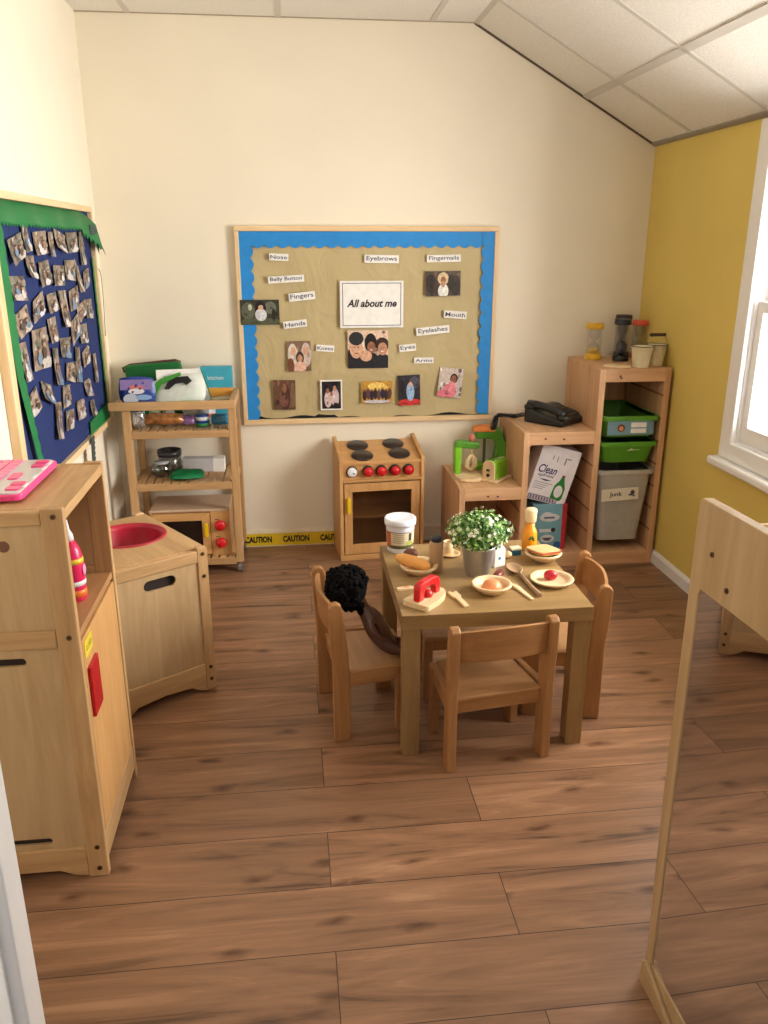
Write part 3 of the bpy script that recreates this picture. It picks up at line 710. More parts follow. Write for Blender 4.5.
def cream_bottle():
    t = thing('sauce_bottle', 'pink squeezy bottle with a white nozzle inside the play fridge shelf', 'bottle', (-.531, 1.860, .632))
    P = mat('pink_bottle', (226, 40, 96), .3)
    MB().lathe([(0, 0), (.024, 0), (.028, .006), (.028, .10), (.024, .125), (.012, .15), (0, .152)], P).build('body', t)
    MB().lathe([(.0285, .012), (.0288, .012), (.0288, .03), (.0285, .03)], mat('orange_band', (236, 120, 40), .4)).build('orange_label_band', t)
    MB().lathe([(.0285, .04), (.0289, .04), (.0289, .052), (.0285, .052)], WHITE).build('white_label_band', t)
    MB().lathe([(.0285, .095), (.0289, .095), (.0282, .108), (.0275, .108)], mat('yellow_band', (238, 196, 60), .4)).build('yellow_label_band', t)
    m = MB()
    m.ell((.028, 0, .075), (.003, .012, .014), mat('pale_pink', (244, 150, 190), .4)); m.build('emblem', t)
    MB().lathe([(0, .15), (.013, .15), (.012, .162), (.006, .175), (.003, .20), (0, .201)], WHITE).build('nozzle', t)
cream_bottle()

# ------------------------------------------------------------ toy sink unit (turned towards the room)
def sink():
    ang = math.atan2(.56, .83)
    # local +x runs along the camera-facing side panel to its right end, local +y away from camera
    t = thing('toy_sink', 'wooden play sink unit with a red round basin beside the play fridge', 'play sink', (-.288, 2.507, 0), ang)
    W, D, H = .37, .475, .517
    P = lambda *a: a
    for k, (ya, yb) in enumerate(((0, .02), (D-.02, D))):
        p = MB()
        p.prism([(-.036, 0), (0, 0), (0, H-.012), (-.006, H-.002), (-.014, H), (-.036, H)], ya, yb, RUB('z'))
        p.prism([(-W, 0), (-W+.036, 0), (-W+.036, H), (-W+.014, H), (-W+.006, H-.002), (-W, H-.012)], ya, yb, RUB('z'))
        p.box(-W+.036, -.036, ya, yb, H-.052, H-.012, RUB('x'))
        p.prism([(-W+.036, .10), (-W+.036, .0), (-W+.06, .008), (-W+.09, .028), (-W/2, .036), (-.09, .028), (-.06, .008), (-.036, 0), (-.036, .10)][::1], ya, yb, RUB('x'))
        p.build('side_frame', t, bevel=.003)
        MB().prism([(-W+.036, .10), (-.036, .10), (-.036, H-.052), (-W+.036, H-.052)], ya+.006, yb-.006, PLY('z'),
                   holes=[rrect(-.168, .428, .108, .036, .0178)] if k == 0 else []).build('side_panel', t)
    MB().box(-W+.036, -.036, .02, .021, .12, .44, DARK).build('hole_shade_sheet', t)  # dark sheet standing in for shade behind the handle hole
    MB().box(-.016, -.002, .02, D-.02, .06, H-.04, PLY('y')).box(-W+.004, -W+.012, .02, D-.02, .06, H-.04, PLY('y')).build('end_panel', t)
    bx, by = -.112, .297
    co, si = math.cos(-ang), math.sin(-ang)
    dx, dy = -.560+.288, 2.655-2.507
    bx, by = dx*co-dy*si, dx*si+dy*co
    MB().prism([(-W, .02), (0, .02), (0, D-.02), (-W, D-.02)], H-.024, H-.008, RUB('y'), 'xy', holes=[circ(bx, by, .112, 32)]).build('worktop', t)
    bs = mat('red_basin', (176, 26, 52), .4)
    MB().lathe([(.124, .001), (.125, .004), (.121, .006), (.111, .005), (.108, -.01), (.102, -.085), (.085, -.10), (0, -.102)], bs, Matrix.Translation((bx, by, H-.010)), 40).build('basin', t)
    f = MB(); f.tube([(bx-.135, by+.03, H-.01), (bx-.135, by+.03, H+.02), (bx-.12, by+.025, H+.03), (bx-.08, by+.02, H+.025)], .009, RUB('z')).ell((bx-.135, by+.03, H+.022), (.013, .013, .012), RUB('z'))
    f.build('tap', t)
    screws([(-.018, 0, z) for z in (.492, .415, .085, .04)], t, (0, -1, 0), .0065)
sink()

# ------------------------------------------------------------ toy cooker
def oven():
    t = thing('toy_oven', 'wooden play oven with four black hob rings and red knobs', 'play oven', (.207, 3.618, 0), R(4.5))
    W, D = .404, .236
    for x in (0, W-.017):
        MB().prism([(0, 0), (D, 0), (D, .556), (D-.012, .560), (.06, .514), (.03, .507), (.005, .500), (0, .490)], x, x+.017, OVN('z'), 'yz').build('side_panel', t, bevel=.003)
    a, b_ = .017, W-.017
    # hob top tilts gently towards the front
    MB().prism([(.004, .468), (.004, .482), (D-.01, .535), (D-.01, .521)], a, b_, OVN('x'), 'yz').build('hob_top', t, bevel=.002)
    sl = math.atan2(.053, D-.014)
    for x, yv in ((.112, .166), (.286, .168), (.118, .062), (.296, .068)):
        z = .482+(yv-.004)*math.tan(sl)
        m = MB(); T = Matrix.Translation((x, yv, z)) @ Matrix.Rotation(sl, 4, 'X')
        m.lathe([(0, -.001), (.050, -.001), (.050, .0), (.052, .003), (.050, .007), (0, .008)], mat('hob_black', (42, 30, 28), .3), T, 36)
        m.build('hob_ring', t)
    MB().box(a, b_, .012, .024, .398, .470, OVN('x')).build('control_panel', t)
    MB().box(a, b_, .0, .03, .386, .400, OVN('x')).build('rail', t, bevel=.002)
    RX_ = Matrix.Rotation(R(90), 4, 'X')
    for i, x in enumerate((.060, .135, .198, .263, .328)):
        T = Matrix.Translation((x, .012, .436)) @ RX_
        m = MB(); m.lathe([(0, 0), (.027, 0), (.027, .003), (0, .0035)], BLACK, T, 28).build('dial_ring', t)
        if i == 0:
            c = MB().lathe([(0, .003), (.0225, .003), (.0225, .012), (.02, .015), (0, .015)], WHITE, T).build('clock_face', t)
            MB().ell((x+.008, -.0035, .430), (.004, .001, .004), BLACK).box(x, x+.011, -.0042, -.0032, .433, .4345, INKB).build('clock_hands', c)
            c['label'] = 'white clock face'
        else:
            MB().lathe([(0, .003), (.012, .003), (.013, .008), (.022, .014), (.0235, .022), (.018, .031), (.008, .036), (0, .037)], RED, T).build('knob', t)
    MB().box(a, b_, .0, .02, .0, .026, OVN('x')).build('bottom_rail', t, bevel=.002)
    d0, d1, z0, z1 = a+.005, b_-.004, .030, .380
    wn = [(d0+.038, .080), (d1-.040, .080), (d1-.040, .340), (d0+.038, .340)]
    d = MB().prism([(d0, z0), (d1, z0), (d1, z1), (d0, z1)], .002, .016, OVN('z'), holes=[wn]).build('door', t, bevel=.0015)
    MB().box(wn[0][0], wn[1][0], .009, .011, .08, .34, glass('oven_acrylic', (222, 216, 210), .08)).build('window_pane', d)
    MB().prism(rrect(d0+.019, .277, .017, .078, .008), -.016, .002, YEL).build('handle', d, bevel=.003)['label'] = 'yellow door handle'
    MB().box(a, b_, D-.02, D-.012, 0, .50, OVN('z')).build('back_panel', t)
    MB().box(a, b_, .03, D-.02, .20, .212, OVN('x')).build('inner_shelf', t)
    MB().box(a, b_, .02, D-.02, .02, .03, OVN('x')).build('base_panel', t)
oven()

# ------------------------------------------------------------ trolley and what is on it
def trolley():
    t = thing('kitchen_trolley', 'narrow wooden kitchen trolley with slatted shelves on castors', 'trolley')
    Y0, Y1 = 3.535, 3.848
    for x in (-.724, -.277):
        for y in (Y0, Y1-.032):
            MB().box(x, x+.033, y, y+.032, .05, .766, TRO('z')).build('leg', t, bevel=.003)
            m = MB(); cx, cy = x+.016, y+.016
            m.cyl((cx-.009, cy, .021), (cx+.009, cy, .021), .020, mat('grey_rubber', (110, 108, 106), .6)); m.cyl((cx, cy, .035), (cx, cy, .05), .008, CHROME)
            m.box(cx-.012, cx-.010, cy-.012, cy+.012, .015, .042, CHROME).box(cx+.010, cx+.012, cy-.012, cy+.012, .015, .042, CHROME).build('castor', t)
    m = MB()
    m.box(-.775, -.243, Y0-.012, Y0+.010, .764, .800, TRO('x')).box(-.775, -.243, Y1-.01, Y1+.012, .764, .800, TRO('x'))
    m.box(-.755, -.725, Y0+.0105, Y1-.0105, .766, .7995, TRO('y')).box(-.268, -.2425, Y0+.0105, Y1-.0105, .766, .804, TRO('y'))
    m.build('top_rails', t, bevel=.003)
    for z, nm in ((.672, 's'), (.436, 's'), (.076, 's')):
        s = MB()
        h = .03
        s.box(-.691, -.277, Y0, Y0+.018, z-h-.004, z-.004, TRO('x')).box(-.691, -.277, Y1-.018, Y1, z-h-.004, z-.004, TRO('x'))
        s.box(-.712, -.696, Y0+.032, Y1-.032, z-h, z-.004, TRO('y')).box(-.272, -.256, Y0+.032, Y1-.032, z-h, z-.004, TRO('y'))
        n = 11; w = .414/n
        for i in range(n): s.box(-.690+i*w, -.690+i*w+w-.009, Y0+.004, Y1-.004, z-.012, z, TRO('y'))
        s.build('slatted_shelf', t, bevel=.0015)
trolley()
SH1, SH2, SH3 = .672, .436, .076
def box_thing(name, label, cat, c, size, rz, m, group=None, tilt=0, bev=.002, roll=0):
    t = thing(name, label, cat, c, 0, group, rot=(tilt, roll, rz))
    MB().box(-size[0]/2, size[0]/2, -size[1]/2, size[1]/2, 0, size[2], m).build('carton', t, bevel=bev)
    return t
def pouch(w, h, d, m, n=10):
    b = MB(); F, Bk = [], []
    for j in range(n+1):
        f, k = [], []
        for i in range(n+1):
            u, v = i/n*2-1, j/n*2-1
            bul = d/2*((1-u**4)*(1-v**4))**.6
            cr = .0035*math.sin(13*u+7*v+w*90)+.003*math.sin(21*v-9*u+h*70)
            uu, vv = u*(1-.10*v*v), v*(1-.12*u*u)
            f.append(b.bm.verts.new((uu*w/2, -bul+cr*(1-u**6)*(1-v**6), (vv+1)*h/2))); k.append(b.bm.verts.new((uu*w/2, bul+.0006+cr*.3, (vv+1)*h/2)))
        F.append(f); Bk.append(k)
    i0 = b.mi(m)
    for j in range(n):
        for i in range(n):
            for G in (F, Bk):
                q = b.bm.faces.new((G[j][i], G[j][i+1], G[j+1][i+1], G[j+1][i])); q.smooth = True; q.material_index = i0
    return b
def top_tray():
    z = SH1
    t = thing('storage_bag', 'green fabric case standing at the back of the trolley top', 'case', (-.602, 3.80, z), R(-2), rot=(R(-3), R(-4), 0))
    G = mat('green_fabric', (24, 112, 52), .7)
    MB().prism(rrect(0, .128, .25, .256, .02), -.02, .02, G).build('body', t, bevel=.006)
    MB().tube([(-.128, -.002, .225), (-.135, 0, .243), (-.10, 0, .256), (.10, 0, .260), (.124, 0, .25)], .006, mat('maroon_trim', (96, 50, 50), .6)).build('trim', t)
    # purple and blue pack
    t = thing('snack_packet', 'purple and blue foil packet standing at the front left of the trolley top', 'packet', (-.660, 3.590, z+.100), 0, rot=(R(-4), 0, 0))
    pouch(.155, .128, .035, mat('blue_foil', (44, 70, 150), .35)).build('pouch', t)
    m = MB()
    m.prism([(-.068, .072), (.068, .072), (.066, .116), (-.066, .116)], -.0185, -.0178, mat('lilac_print', (150, 130, 190), .4)); m.prism(circ(.0, .080, .030, 20, .014), -.0195, -.0186, mat('pink_print', (226, 130, 120), .4))
    m.prism(circ(.0, .066, .034, 20, .012), -.0205, -.0196, WHITE); m.prism(circ(-.025, .034, .032, 20, .022), -.0205, -.0198, mat('pale_print', (200, 210, 224), .4)); m.prism(circ(.03, .040, .034, 20, .012), -.0212, -.0204, mat('pale_blue_print', (150, 186, 226), .4))
    m.build('printed_front', t)
    # white leaflet carton
    t = thing('paper_leaflet', 'long white and grey leaflet lying across the green case', 'leaflet', (-.50, 3.70, z+.215), 0, rot=(R(72), 0, R(9)))
    MB().box(-.09, .09, -.026, .026, 0, .004, PAPER).build('sheet', t); MB().box(-.06, .01, -.018, -.004, .004, .0045, mat('green_print', (120, 160, 90), .5)).build('printed_band', t)
    # green-white curved pack
    t = thing('cereal_packet', 'white and green packet with a black curved panel leaning on the trolley top', 'packet', (-.490, 3.625, z+.085), 0, rot=(R(-30), R(-10), R(-4)))
    pouch(.25, .150, .045, mat('white_green_film', (226, 232, 226), .35)).build('pouch', t)
    m = MB()
    m.prism([(-.118, .02), (-.118, .10), (-.06, .135), (.03, .150), (.03, .135), (-.06, .11)], -.030, -.0262, mat('leaf_green_print', (70, 160, 60), .4))
    m.prism([(-.05, .085), (-.03, .115), (.01, .13), (.06, .125), (.075, .10), (.05, .085), (.035, .10), (.0, .10), (-.03, .08)], -.031, -.027, mat('black_print', (26, 24, 28), .4))
    m.build('printed_front', t)
    # dark green / white pack behind
    t = thing('food_carton', 'dark green and white carton tilted in the middle of the trolley top', 'carton', (-.415, 3.725, z+.045), 0, rot=(R(-12), R(-18), 0))
    MB().box(-.07, .07, -.02, .02, 0, .185, mat('carton_green', (30, 110, 50), .4)).build('carton', t, bevel=.002)
    MB().box(-.045, .03, -.0206, -.020, .09, .135, mat('bright_green_print', (110, 190, 60), .4)).box(-.07, .07, -.0206, -.020, .0, .075, WHITE).box(.045, .0702, -.0206, -.020, .0, .185, WHITE).build('printed_front', t)
    # teal box with orange foot
    t = thing('tissue_box', 'turquoise box with an orange base at the back right of the trolley top', 'box', (-.330, 3.79, z), 0)
    MB().box(-.075, .065, -.02, .02, 0, .24, mat('turquoise_card', (60, 164, 192), .45)).build('carton', t, bevel=.002)
    MB().box(-.0752, .0652, -.0206, -.020, .10, .145, mat('orange_card', (226, 160, 70), .45)).build('orange_band', t)
    text('kitchen', .07, .018, WHITE, t, (-.01, -.0209, .190), WALLROT)
    # slim green pack lying on the rail
    t = thing('veg_packet', 'flat bright green packet lying along the front of the trolley top', 'packet', (-.40, 3.60, z+.105), 0, rot=(R(78), R(2), R(-3)))
    pouch(.20, .06, .022, mat('apple_green_film', (132, 190, 76), .35)).build('pouch', t)
    t = thing('white_tray', 'small clear and brown tray of foil by the right end of the trolley top', 'tray', (-.310, 3.64, z+.10), R(20))
    MB().prism(rrect(0, 0, .09, .07, .01), 0, .022, mat('tan_film', (170, 150, 110), .3), 'xy').build('tray_body', t, bevel=.004)
    # row visible under the rail
    t = tag(pouch(.075, .085, .05, mat('silver_foil', (190, 196, 204), .22, .8)).build('foil_parcel', None, (-.672, 3.60, z+.001)), 'crumpled silver foil parcel at the left end of the top shelf', 'foil')
    for i, (x, c, nm) in enumerate(((-.605, (196, 214, 190), 'left'), (-.545, (206, 216, 206), 'right'))):
        t = thing('plastic_bottle', 'pale green lidded tub on the trolley top shelf, %s one of the pair' % nm, 'tub', (x, 3.66, z), 0, 'pale tubs on the trolley top shelf')
        MB().lathe([(0, 0), (.024, 0), (.026, .01), (.026, .062), (.018, .07), (0, .07)], mat('tub_%d' % i, c, .3)).build('body', t)
        MB().lathe([(0, .07), (.019, .07), (.019, .083), (0, .084)], WHITE).build('lid', t)
    t = tag(pouch(.19, .05, .06, mat('brown_gold_foil', (160, 108, 62), .3, .2, noise=.6, nscale=40)).build('crisp_packet', None, (-.56, 3.590, z+.018), (R(-35), 0, 0)), 'crumpled brown and gold crisp packet at the front of the top shelf', 'packet')
    t = tag(pouch(.09, .045, .04, mat('purple_foil', (120, 86, 130), .3, noise=.5, nscale=50)).build('sweet_packet', None, (-.465, 3.60, z+.012), (R(-30), 0, 0)), 'small purple sweet packet beside the brown crisp packet', 'packet')
    t = thing('food_tin', 'blue and green food tin with a white top on the top shelf', 'tin', (-.395, 3.615, z))
    MB().lathe([(0, 0), (.03, 0), (.03, .052), (.029, .054), (0, .054)], mat('tin_blue', (30, 70, 150), .3)).build('body', t)
    MB().lathe([(.0302, .004), (.0306, .004), (.0306, .018), (.0302, .018)], mat('tin_green', (60, 140, 60), .3)).lathe([(.0302, .030), (.0306, .030), (.0306, .046), (.0302, .046)], WHITE).build('label_band', t)
    t = thing('food_tin', 'white and orange food tin behind the blue and green one', 'tin', (-.385, 3.70, z))
    MB().lathe([(0, 0), (.042, 0), (.042, .075), (.040, .077), (0, .077)], mat('tin_white', (220, 220, 220), .3)).build('body', t)
    MB().lathe([(.0422, .03), (.0426, .03), (.0426, .045), (.0422, .045)], mat('tin_orange', (226, 110, 50), .3)).build('label_band', t)
    t = tag(pouch(.085, .05, .035, mat('teal_film', (50, 130, 170), .3)).build('teal_packet', None, (-.315, 3.60, z+.008), (R(-20), 0, 0)), 'small teal packet at the right end of the top shelf', 'packet')
    z = SH2
    gl = glass('clear_plastic', (225, 230, 232), .16)
    t = thing('plastic_jar', 'dark rimmed clear plastic jar at the back left of the middle shelf', 'jar', (-.572, 3.765, z))
    MB().lathe([(.048, 0), (.052, .01), (.052, .09), (.050, .09), (.050, .01), (.046, .003), (0, .003), (0, 0), (.048, 0)], gl).build('body', t)
    MB().lathe([(.051, .072), (.055, .072), (.056, .098), (.052, .098), (.051, .072)], mat('smoke_rim', (62, 64, 68), .2)).build('rim', t)
    t = thing('plastic_jar', 'smaller clear round plastic jar in front of the dark rimmed one', 'jar', (-.598, 3.665, z))
    MB().lathe([(.03, 0), (.045, .015), (.047, .04), (.038, .058), (.034, .062), (.032, .058), (.044, .038), (.04, .016), (.028, .003), (0, .003), (0, 0), (.03, 0)], gl).build('body', t)
    MB().lathe([(.030, .058), (.034, .060), (.034, .068), (0, .069)], mat('clear_lid', (178, 182, 186), .2)).build('lid', t)
    t = box_thing('carton_box', 'long white and grey cardboard box on the middle trolley shelf', 'box', (-.415, 3.745, z), (.190, .055, .062), R(-3), mat('grey_card', (196, 196, 200), .6))
    MB().box(.045, .0955, -.0285, .028, -.0005, .0625, PAPER).build('white_end', t)
    t = tag(pouch(.15, .095, .026, mat('green_bag', (20, 118, 70), .25, noise=.3, nscale=30)).build('green_packet', None, (-.475, 3.552, z+.014), (R(-80), 0, R(3))), 'crumpled green plastic packet lying on the middle trolley shelf', 'packet')
top_tray()
def microwave():
    t = thing('toy_microwave', 'wooden play microwave with two red knobs on the bottom trolley shelf', 'play microwave', (-.652, 3.57, SH3))
    W, D, H = .352, .23, .224
    MB().box(0, W, .012, D, 0, H-.012, BPLY('x')).build('case', t)
    MB().box(-.002, W+.002, 0, D, H-.012, H, mat('laminate_top', (206, 178, 150), .4)).build('top_panel', t, bevel=.003)
    MB().box(W-.085, W, 0, .012, 0, H-.012, OVN('z')).build('control_panel', t, bevel=.001)
    d = MB().prism([(.012, .006), (W-.088, .006), (W-.088, H-.018), (.012, H-.018)], 0, .012, OVN('x'), holes=[[(.05, .045), (W-.125, .045), (W-.125, .170), (.05, .170)]]).build('door', t, bevel=.001)
    MB().box(0, .010, 0, .012, 0, H-.012, OVN('z')).build('hinge_post', t)
    MB().box(.05, W-.125, .006, .008, .045, .170, mat('black_screen', (34, 24, 22), .15)).build('window_pane', d)
    MB().prism(rrect(W-.106, .125, .017, .066, .008), -.012, 0, YEL).build('handle', d, bevel=.002)['label'] = 'yellow door handle'
    for z in (.148, .064):
        T = Matrix.Translation((W-.043, 0, z)) @ Matrix.Rotation(R(90), 4, 'X')
        MB().lathe([(0, 0), (.020, 0), (.024, .008), (.0255, .016), (.019, .025), (0, .028)], RED, T).build('knob', t)
        MB().box(W-.066, W-.048, -.0006, 0, z+.024, z+.027, INK).build('printed_mark', t)
microwave()

# ------------------------------------------------------------ stepped storage frame
def stepped():
    t = thing('stepped_storage_unit', 'stepped pine storage unit with three heights against the back wall', 'storage unit', (0, 0, 0))
    Y0, Y1 = 3.437, 3.873
    for x0, x1, h in ((.735, .762, .394), (1.020, 1.048, .645), (1.345, 1.373, .92), (1.645, 1.672, .92)):
        m = MB(); m.box(x0, x1, Y0, Y0+.045, 0, h, PINE('z')).box(x0, x1, Y1-.045, Y1, 0, h, PINE('z'))
        m.box(x0+.004, x1-.004, Y0+.045, Y1-.045, 0, h, PINE('z')); m.build('side_panel', t, bevel=.0015)
        g_ = MB()
        k = 1
        while .105*k+.08 < h-.06:
            z = .105*k+.06
            if x0 > .8 and z < {1.020: .33, 1.345: .58, 1.645: .86}[x0]: g_.box(x0-.0006, x0+.001, Y0, Y1-.01, z, z+.009, mat('groove_line', (150, 110, 78), .8))
            if x0 < 1.6 and z < {.735: .33, 1.020: .58, 1.345: .86}[x0]: g_.box(x1-.001, x1+.0006, Y0, Y1-.01, z, z+.009, mat('groove_line', (150, 110, 78), .8))
            k += 1
        g_.build('runner_grooves', t)
    for x0, x1, h in ((.762, 1.020, .394), (1.048, 1.345, .645), (1.373, 1.645, .92)):
        MB().box(x0, x1, Y0+.001, Y0+.025, h-.058, h-.001, PINE('x')).build('front_rail', t, bevel=.0015)
        MB().box(x0, x1, Y0+.025, Y1, h-.020, h-.001, PINE('y')).build('top_panel', t)
        MB().box(x0, x1, Y0+.001, Y0+.025, .0, .062, PINE('x')).build('base_rail', t, bevel=.0015)
        MB().box(x0, x1, Y0+.025, Y1, .045, .062, PINE('y')).build('base_panel', t)
        MB().box(x0, x1, Y1-.008, Y1-.002, .062, h-.02, PINE('z')).build('back_panel', t)
        km = MB()
        for _ in range(2):
            kx = random.uniform(x0+.06, x1-.06); km.prism(circ(kx, h-.03+random.uniform(-.012, .012), .006, 10, .004), Y0-.0002, Y0+.001, mat('knot', (84, 46, 26), .6))
        km.build('knots', t)
stepped()
def bin_(name, label, z0, z1, m, group=None, rimh=.02, taper=.02, yoff=0):
    t = thing(name, label, 'storage bin', (1.509, 3.437+yoff, 0), 0, group)
    x0, x1, y0, y1 = -.131, .131, -.004, .40
    b = MB(); n = 4
    def ring(d, z): return [b.bm.verts.new((px, py+.2, z)) for px, py in rrect(0, 0, (x1-x0)-2*d, (y1-y0)-2*d, .03, 5)]
    L = [(taper+.01, z0+.002), (taper, z0), (taper, z0), (taper*.9, z0+.004), (.006, z1-rimh), (.006, z1), (.012, z1), (.012, z1-rimh), (taper+.004, z0+.006)]
    L = [(taper, z0), (.006, z1-rimh), (.006, z1-.001), (.010, z1-.001), (.010, z1-rimh), (taper+.005, z0+.006)]
    rings = [ring(d, z) for d, z in L]; i0 = b.mi(m)
    for A, B in zip(rings, rings[1:]):
        for k in range(len(A)):
            f = b.bm.faces.new((A[k], A[(k+1) % len(A)], B[(k+1) % len(A)], B[k])); f.material_index = i0
    for q in (rings[0], rings[-1]): b.bm.faces.new(q).material_index = i0
    b.build('body', t)
    r = MB(); o_ = rrect(0, .2, .268, .41, .02, 5); i_ = rrect(0, .2, .242, .382, .03, 5)
    r.prism(o_, z1-rimh, z1, m, 'xy', holes=[i_]); r.build('rim', t, bevel=.002)
    return t
GB = mat('green_bin_plastic', (84, 148, 40), .35); GR = mat('grey_bin_plastic', (178, 174, 166), .4)
t = bin_('plastic_bin', 'green plastic bin with a picture label, topmost bin in the tall frame', .612, .708, GB)
MB().box(-.108, .108, -.0072+.008, -.0062+.008, .624, .688, mat('label_blue', (120, 160, 180), .4)).build('picture_label', t)
m = MB(); m.box(.0, .072, .0002, .0008, .658, .680, PAPER).box(.0, .072, .0002, .0008, .632, .652, PAPER).prism(circ(-.045, .656, .018), .0002, .0008, mat('logo_brown', (120, 70, 50), .4)).prism(circ(-.045, .654, .010), -.0002, .0002, mat('logo_orange', (220, 150, 90), .4)).build('label_print', t)
t = bin_('plastic_bin', 'plain green plastic bin in the middle, between labelled bin and grey bin', .494, .590, GB)
MB().prism([(-.01, .552), (.004, .556), (.012, .562), (.02, .556), (.05, .556), (.05, .554), (.0, .550)], .0000, .0012, mat('scuffed_print', (190, 210, 160), .5)).build('worn_print', t)
t = bin_('plastic_bin', 'deep grey plastic bin labelled Junk at the bottom of the tall frame', .112, .458, GR, taper=.032)
lab = MB().box(-.088, .088, -.004, -.002, .316, .374, mat('cream_label', (226, 218, 200), .6)).build('paper_label', t, (0, .006, 0))
lab.rotation_euler = (R(0), R(-3), 0); lab.location = (-.004, .004, 0)
text('Junk', .06, .026, INK, lab, (-.02, -.0045, .345), WALLROT, bold=.02)
m = MB().prism(circ(.06, .350, .010, 14, .012), -.0046, -.004, INKB).prism(circ(.052, .34, .012, 12, .005), -.0046, -.004, INKB).prism(circ(.066, .334, .006, 12, .004), -.0046, -.004, INKB); m.build('label_drawing', lab)

def clean_box():
    # leaning white carton
    t = thing('detergent_box', 'white cardboard box printed Clean with a green bottle, leaning in the frame', 'box', (1.152, 3.505, .297), rot=(0, R(16), 0))
    WB = mat('white_board', (226, 220, 222), .6)
    MB().box(-.095, .097, 0, .13, 0, .268, WB).build('carton', t, bevel=.0015)
    NAVY = mat('navy_print', (44, 40, 96), .5)
    text('Clean', .09, .040, NAVY, t, (-.035, -.0006, .155), WALLROT, shear=.25, bold=.02)
    text('upfront', .078, .020, NAVY, t, (-.035, -.0006, .124), WALLROT, shear=.2, bold=.015)
    m = MB(); m.prism([(-.065, .106), (-.03, .100), (0, .106), (-.03, .108)], -.0008, 0, NAVY)
    for k, w in enumerate((.09, .07, .06, .05)): m.box(-.08, -.08+w, -.0005, 0, .088-k*.010, .090-k*.010, INKB)
    m.build('small_print', t)
    g_ = MB(); g_.prism([(.022, .022), (.066, .022), (.074, .035), (.074, .085), (.062, .115), (.056, .135), (.042, .135), (.036, .115), (.020, .09), (.016, .035)], -.0008, 0, mat('bottle_green_print', (30, 120, 40), .5))
    g_.prism([(.042, .135), (.056, .135), (.056, .145), (.042, .145)], -.001, 0, mat('cap_print', (120, 50, 60), .5))
    g_.prism(circ(.046, .065, .020, 20, .03), -.0012, -.0008, WB); g_.build('bottle_picture', t)
    s = MB(); s.box(-.088, .055, -.0006, 0, .004, .028, INKB).box(-.084, .051, -.0009, -.0006, .007, .025, mat('label_pink', (190, 176, 190), .5))
    for k in range(9): s.box(-.078+k*.014, -.072+k*.014, -.0012, -.0009, .009, .023, INKB)
    s.build('barcode_strip', t)
    s = MB()
    for x, w, h in ((-.03, .004, .02), (-.008, .004, .026), (.03, .006, .034), (.038, .02, .005)): s.box(x, x+w, -.0006, 0, .225-h, .225, mat('faint_print', (130, 122, 130), .6))
    s.build('printed_marks', t)
clean_box()
t = thing('nappy_box', 'turquoise and red cardboard box on the bottom shelf below the leaning white box', 'box', (1.10, 3.50, .063))
MB().box(0, .142, 0, .20, 0, .224, mat('turq_card', (112, 160, 174), .5)).build('carton', t, bevel=.002)
MB().box(.142, .165, 0, .20, 0, .224, mat('red_card', (176, 40, 48), .5)).build('red_side', t, bevel=.002)
m = MB(); WP = mat('white_print', (206, 206, 204), .5)
m.prism(circ(.082, .160, .048, 20, .020), -.0006, 0, WP).prism(circ(.07, .165, .03, 20, .022), -.0007, 0, WP).box(.035, .095, -.0006, 0, .088, .104, WP).prism(circ(.102, .098, .011), -.0009, -.0004, BLACK).prism(circ(.075, .055, .034, 20, .020), -.0006, 0, WP).prism(circ(.125, .022, .018), -.0006, 0, mat('mid_blue_print', (40, 90, 150), .5))
m.box(.055, .105, -.0010, -.0006, .155, .163, INKB).prism([(.05, .060), (.10, .060), (.085, .045), (.065, .045)], -.001, -.0006, INKB)
m.build('printed_front', t)

# ---- things on the high step
TOP = .92
def sand_timer(x, y, h, r, m, sand, label, sandh=.3):
    t = thing('sand_timer', label, 'sand timer', (x, y, TOP), 0, None)
    MB().lathe([(0, 0), (r, 0), (r*1.02, .004), (r, .026), (0, .027)], m).build('base', t)
    MB().lathe([(0, h-.024), (r*1.05, h-.024), (r*1.08, h-.02), (r*1.05, h), (0, h)], m).build('cap', t)
    MB().lathe([(r*.9, .026), (r*.9, h-.024)], glass('timer_tube', (252, 252, 252), .02)).build('tube', t)
    mid = h/2+.002
    MB().lathe([(r*.55, .028), (r*.72, .045), (r*.6, mid-.02), (r*.12, mid), (r*.6, mid+.02), (r*.72, h-.04), (r*.55, h-.026)], glass('timer_bulb', (250, 250, 250), .05)).build('bulb', t)
    MB().lathe([(0, .028), (r*.55, .028), (r*.69, .044), (r*.62, .044+sandh*.05), (0, .05+sandh*.08)], sand).build('sand', t)
sand_timer(1.430, 3.766, .166, .038, mat('timer_yellow', (226, 176, 40), .35), mat('sand_yellow', (226, 190, 90), .8), 'sand timer with yellow ends on top of the pine frame', .1)
sand_timer(1.538, 3.700, .190, .036, mat('timer_black', (34, 32, 40), .35), mat('sand_blue', (30, 44, 74), .8), 'front sand timer with black ends and dark sand on the pine frame', .45)
sand_timer(1.587, 3.812, .200, .036, mat('timer_darkbrown', (52, 36, 40), .35), mat('sand_dark', (40, 38, 56), .8), 'sand timer with dark brown ends, behind the black one', .4)
sand_timer(1.655, 3.775, .178, .035, mat('timer_red', (214, 84, 60), .35), mat('sand_red', (206, 90, 70), .8), 'sand timer with red ends behind the cream buckets', .2)
